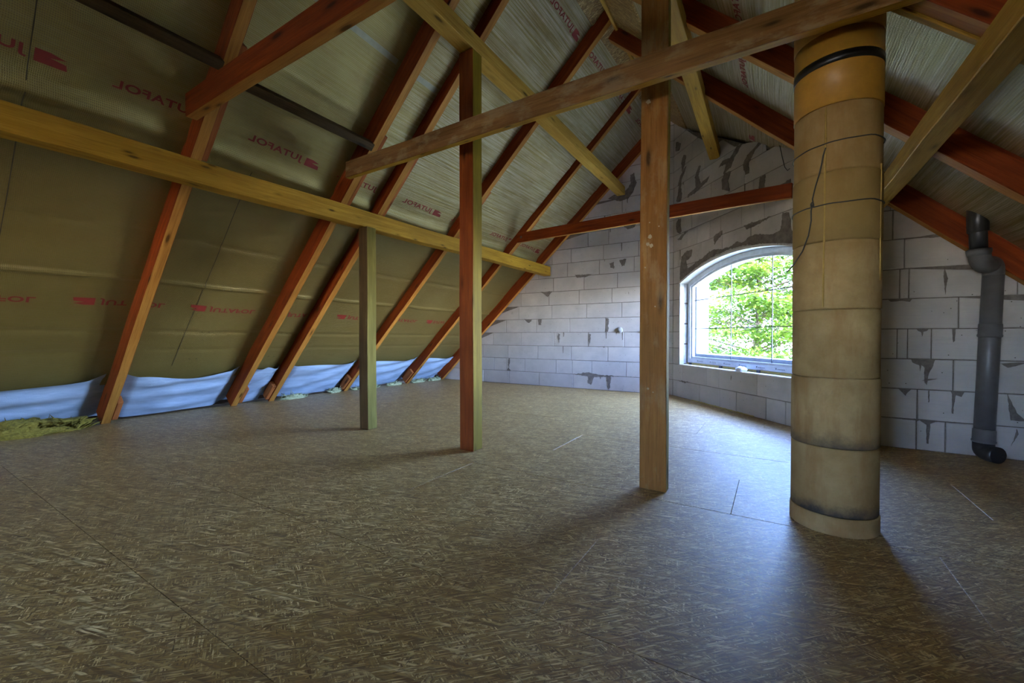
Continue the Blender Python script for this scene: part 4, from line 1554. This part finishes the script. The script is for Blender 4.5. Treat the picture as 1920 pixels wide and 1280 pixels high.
S_G = [
    [(gx(-2.44), 3.27), (gx(-2.24), 3.20), (gx(-2.1), 3.22), (gx(-2.02), 3.32), (gx(-1.96), 3.46), (gx(-2.0), 3.62), (gx(-2.06), 3.60), (gx(-2.06), 3.44), (gx(-2.16), 3.34), (gx(-2.34), 3.32)],
    [(gx(-2.20), 2.79), (gx(-1.96), 2.79), (gx(-1.99), 2.73), (gx(-2.1), 2.71)],
    [(gx(-1.90), 2.87), (gx(-1.62), 2.90), (gx(-1.60), 2.76), (gx(-1.84), 2.78)],
    [(gx(-2.42), 2.17), (gx(-2.34), 2.19), (gx(-2.33), 2.08), (gx(-2.39), 2.10)],
    [(gx(-2.24), 2.21), (gx(-2.12), 2.23), (gx(-2.16), 2.12), (gx(-2.2), 2.10)],
    [(gx(-3.06), 2.02), (gx(-2.72), 2.02), (gx(-2.82), 1.98), (gx(-3.0), 1.975)],
    [(gx(-3.08), 0.252), (gx(-2.76), 0.30), (gx(-2.62), 0.262), (gx(-2.2), 0.256), (gx(-2.5), 0.235), (gx(-2.68), 0.22), (gx(-2.74), 0.08), (gx(-2.80), 0.10), (gx(-2.79), 0.22), (gx(-2.95), 0.24)],
    [(gx(-2.46), 0.25), (gx(-2.38), 0.25), (gx(-2.40), 0.06), (gx(-2.43), 0.02)],
    [(gx(-4.46), 0.50), (gx(-4.42), 0.50), (gx(-4.44), 0.30), (gx(-4.40), 0.25), (gx(-4.50), 0.25), (gx(-4.46), 0.32)],
    [(gx(-3.80), 1.25), (gx(-3.72), 1.25), (gx(-3.74), 1.14), (gx(-3.78), 1.13)],
    [(gx(-4.10), 1.252), (gx(-3.92), 1.25), (gx(-3.98), 1.18), (gx(-4.02), 1.19)],
    [(gx(-3.75), 1.755), (gx(-3.5), 1.755), (gx(-3.60), 1.66), (gx(-3.64), 1.70)],
    [(gx(-2.46), 1.24), (gx(-2.43), 1.24), (gx(-2.43), 1.02), (gx(-2.47), 1.0)],
    [(gx(-3.38), 0.98), (gx(-3.34), 0.96), (gx(-3.36), 0.80), (gx(-3.39), 0.9)],
    [(gx(-2.78), 0.98), (gx(-2.74), 0.96), (gx(-2.77), 0.78), (gx(-2.79), 0.86)],
]
for p in S_G:
    smear(GP, GV, GN, p, wall_back)
rx = lambda x: x - 0.571
S_R = [
    [(rx(0.95), 0.752), (rx(1.10), 0.755), (rx(1.085), 0.70), (rx(1.06), 0.62), (rx(1.052), 0.54), (rx(1.035), 0.56), (rx(1.035), 0.68), (rx(1.015), 0.70), (rx(1.01), 0.65), (rx(1.0), 0.70), (rx(0.96), 0.72)],
    [(rx(1.02), 0.575), (rx(1.06), 0.59), (rx(1.12), 0.595), (rx(1.06), 0.575)],
    [(rx(0.87), 0.502), (rx(0.96), 0.502), (rx(0.935), 0.47), (rx(0.925), 0.44), (rx(0.91), 0.46)],
    [(rx(1.0), 0.254), (rx(1.13), 0.252), (rx(1.075), 0.225), (rx(1.065), 0.06), (rx(1.055), 0.06), (rx(1.052), 0.21)],
    [(rx(1.19), 0.502), (rx(1.27), 0.50), (rx(1.25), 0.46), (rx(1.22), 0.47), (rx(1.205), 0.32), (rx(1.198), 0.32), (rx(1.2), 0.46)],
    [(rx(1.058), 0.495), (rx(1.068), 0.495), (rx(1.066), 0.40), (rx(1.060), 0.40)],
    [(rx(1.145), 1.48), (rx(1.165), 1.40), (rx(1.158), 1.34), (rx(1.152), 1.27), (rx(1.147), 1.36), (rx(1.138), 1.42)],
    [(rx(0.80), 1.252), (rx(0.90), 1.246), (rx(0.96), 1.25), (rx(0.94), 1.225), (rx(0.88), 1.235), (rx(0.82), 1.225)],
    [(rx(0.96), 1.752), (rx(1.10), 1.765), (rx(1.20), 1.755), (rx(1.08), 1.735)],
    [(rx(1.46), 0.73), (rx(1.62), 0.745), (rx(1.5), 0.70)],
    [(rx(1.52), 0.10), (rx(1.56), 0.20), (rx(1.55), 0.24), (rx(1.535), 0.15)],
    [(rx(1.50), 0.50), (rx(1.52), 0.30), (rx(1.60), 0.30), (rx(1.55), 0.36)],
]
for p in S_R:
    smear(RP, RV, RN, p, wall_right, 0.003, 0.35)
# small drips below the bed joints
rg = random.Random(77)
for (P, V, N, par, u_rng, z_fn, cnt, thick) in ((GP, GV, GN, wall_back, (0.9, 5.2), g_roof, 46, 0.003), (DP, DV, DN, wall_diag, (0.1, 2.4), d_top, 20, 0.003), (RP, RV, RN, wall_right, (0.1, 1.4), r_roof, 12, 0.002)):
    for _ in range(cnt):
        u = rg.uniform(*u_rng); k = rg.randint(1, 16); z = 0.25 * k
        if z > z_fn(u) - 0.25 or z > z_fn(u + 0.15) - 0.25:
            continue
        if par is wall_diag and (z < 2.2 and u > 0.15):
            continue
        w_, d_ = rg.uniform(0.03, 0.13), rg.uniform(0.015, 0.09)
        if rg.random() < 0.45:
            smear(P, V, N, [(u, z + 0.002), (u + w_, z + 0.003), (u + w_ * 0.8, z - d_ * 0.3), (u + w_ * 0.55, z - d_ * 0.4), (u + w_ * 0.45, z - d_), (u + w_ * 0.36, z - d_ * 0.4), (u + w_ * 0.15, z - d_ * 0.25)], par, thick, 0.35)
        else:
            smear(P, V, N, [(u, z + 0.002), (u + 0.02, z + 0.002), (u + 0.016, z - d_ * 1.6), (u + 0.006, z - d_ * 1.8)], par, thick, 0.25)

# foam bead along the foot of the window wall
bm = bmesh.new()
pts, rad = [], []
for i in range(70):
    u = 0.55 + 1.25 * i / 69
    pts.append(wall_pt(DP, DV, DN, u, 0.006, 0.008 + 0.006 * noise.noise((u * 9, 0, 0))))
    rad.append(0.006 + 0.012 * abs(noise.noise((u * 16, 2, 0))))
add_tube(bm, pts, rad, 8)
o = from_bm('foam_bead', bm, M['foam'], wall_diag, True)

# loose wire hanging from the top of the window wall
bm = bmesh.new()
add_tube(bm, [wall_pt(DP, DV, DN, u, z, o_) for u, z, o_ in ((2.14, 3.02, -0.05), (2.16, 3.04, 0.02), (2.18, 2.96, 0.03), (2.21, 2.82, 0.025), (2.25, 2.70, 0.03), (2.31, 2.64, 0.05), (2.36, 2.64, 0.07))], 0.004, 6)
o = from_bm('hanging_wire', bm, M['wire'], None, True)
tag(o, 'short black wire hanging over the top edge of the window wall', 'wire')

# ------------------------------------------------------------------ outdoors
bm = bmesh.new()
bmesh.ops.create_grid(bm, x_segments=2, y_segments=2, size=120)
o = from_bm('ground', bm, M['ground'])
o.location = (0, 60, -6.0)
tag(o, kind='structure')


def tree(x, y, z_top, R, n_leaf, lab, seed, leaf=0.11):
    rr = random.Random(seed)
    root = empty('tree', (x, y, -6.0))
    tag(root, lab, 'tree')
    H = z_top + 6.0
    bm = bmesh.new()
    add_tube(bm, [(0, 0, 0), (0.1, 0.05, H * 0.3), (0.0, 0.1, H * 0.6), (0.1, 0, H * 0.92)], [0.22, 0.17, 0.11, 0.03], 8)
    from_bm('trunk', bm, M['bark'], root, True)
    v, f = [], []
    bm = bmesh.new()
    n_br = 90
    for b in range(n_br):
        hz = H * (0.36 + 0.62 * (b + rr.random()) / n_br)
        frac = (hz / H - 0.36) / 0.64
        reach = R * math.sqrt(max(0.05, 1 - (frac * 1.0) ** 2.4)) * rr.uniform(0.6, 1.05)
        a = rr.uniform(0, 2 * PI)
        end = Vector((reach * math.cos(a), reach * math.sin(a), hz + rr.uniform(-0.3, 0.5)))
        mid = Vector((reach * 0.5 * math.cos(a), reach * 0.5 * math.sin(a), hz + 0.25))
        add_tube(bm, [(0, 0, hz - 0.3), mid, end], [0.035, 0.02, 0.006], 5)
        for _ in range(n_leaf // n_br):
            t = rr.random() ** 0.6
            c = Vector((0, 0, hz - 0.1)).lerp(end, t) + Vector((rr.gauss(0, 0.32), rr.gauss(0, 0.32), rr.gauss(0.05, 0.10)))
            d = Vector((rr.gauss(0, 1), rr.gauss(0, 1), rr.gauss(-0.2, 0.4))).normalized()
            up = Vector((rr.gauss(0, 0.45), rr.gauss(0, 0.45), 1)).normalized()
            s = d.cross(up).normalized() * leaf * rr.uniform(0.30, 0.46)
            d = d * leaf * rr.uniform(0.8, 1.3)
            i = len(v)
            v += [c, c + d * 0.5 + s, c + d, c + d * 0.5 - s]
            f.append((i, i + 1, i + 2, i + 3))
    from_bm('branches', bm, M['bark'], root, True)['kind'] = 'stuff'
    o = from_py('foliage', v, f, M['leaf'], root)
    o['kind'] = 'stuff'


tree(-0.5, 15.5, 5.0, 4.0, 75000, 'bright green leafy tree filling the right of the arched window', 21)
tree(-7.6, 25.0, 3.0, 3.8, 26000, 'lower green tree at the left of the view through the window', 33, 0.10)

# neighbouring house
hs = empty('house', (-1.0, 36.0, -6.0))
tag(hs, 'white neighbouring house glimpsed behind the tree through the window', 'house')
bm = bmesh.new(); add_box(bm, (0, 4, 4.7), (16, 8, 9.4)); from_bm('house_wall', bm, M['leafwhite'], hs)
bm = bmesh.new()
a = [bm.verts.new(p) for p in ((-8.5, -0.6, 9.3), (8.5, -0.6, 9.3), (8.5, 8.6, 9.3), (-8.5, 8.6, 9.3), (-6, 4, 11.6), (6, 4, 11.6))]
for q in ((0, 1, 5, 4), (1, 2, 5), (2, 3, 4, 5), (3, 0, 4), (3, 2, 1, 0)):
    bm.faces.new([a[i] for i in q])
from_bm('house_roof', bm, M['roof'], hs)
for xx in (-6, -3.2, -0.4, 2.4, 5.2):
    for zz in (7.6, 4.6):
        bm = bmesh.new(); add_box(bm, (xx, -0.02, zz), (1.1, 0.1, 1.3))
        w_ = from_bm('house_window', bm, M['frame'], hs)
        bm = bmesh.new(); add_box(bm, (xx, -0.06, zz), (0.95, 0.06, 1.15))
        from_bm('house_pane', bm, M['hwin'], w_)
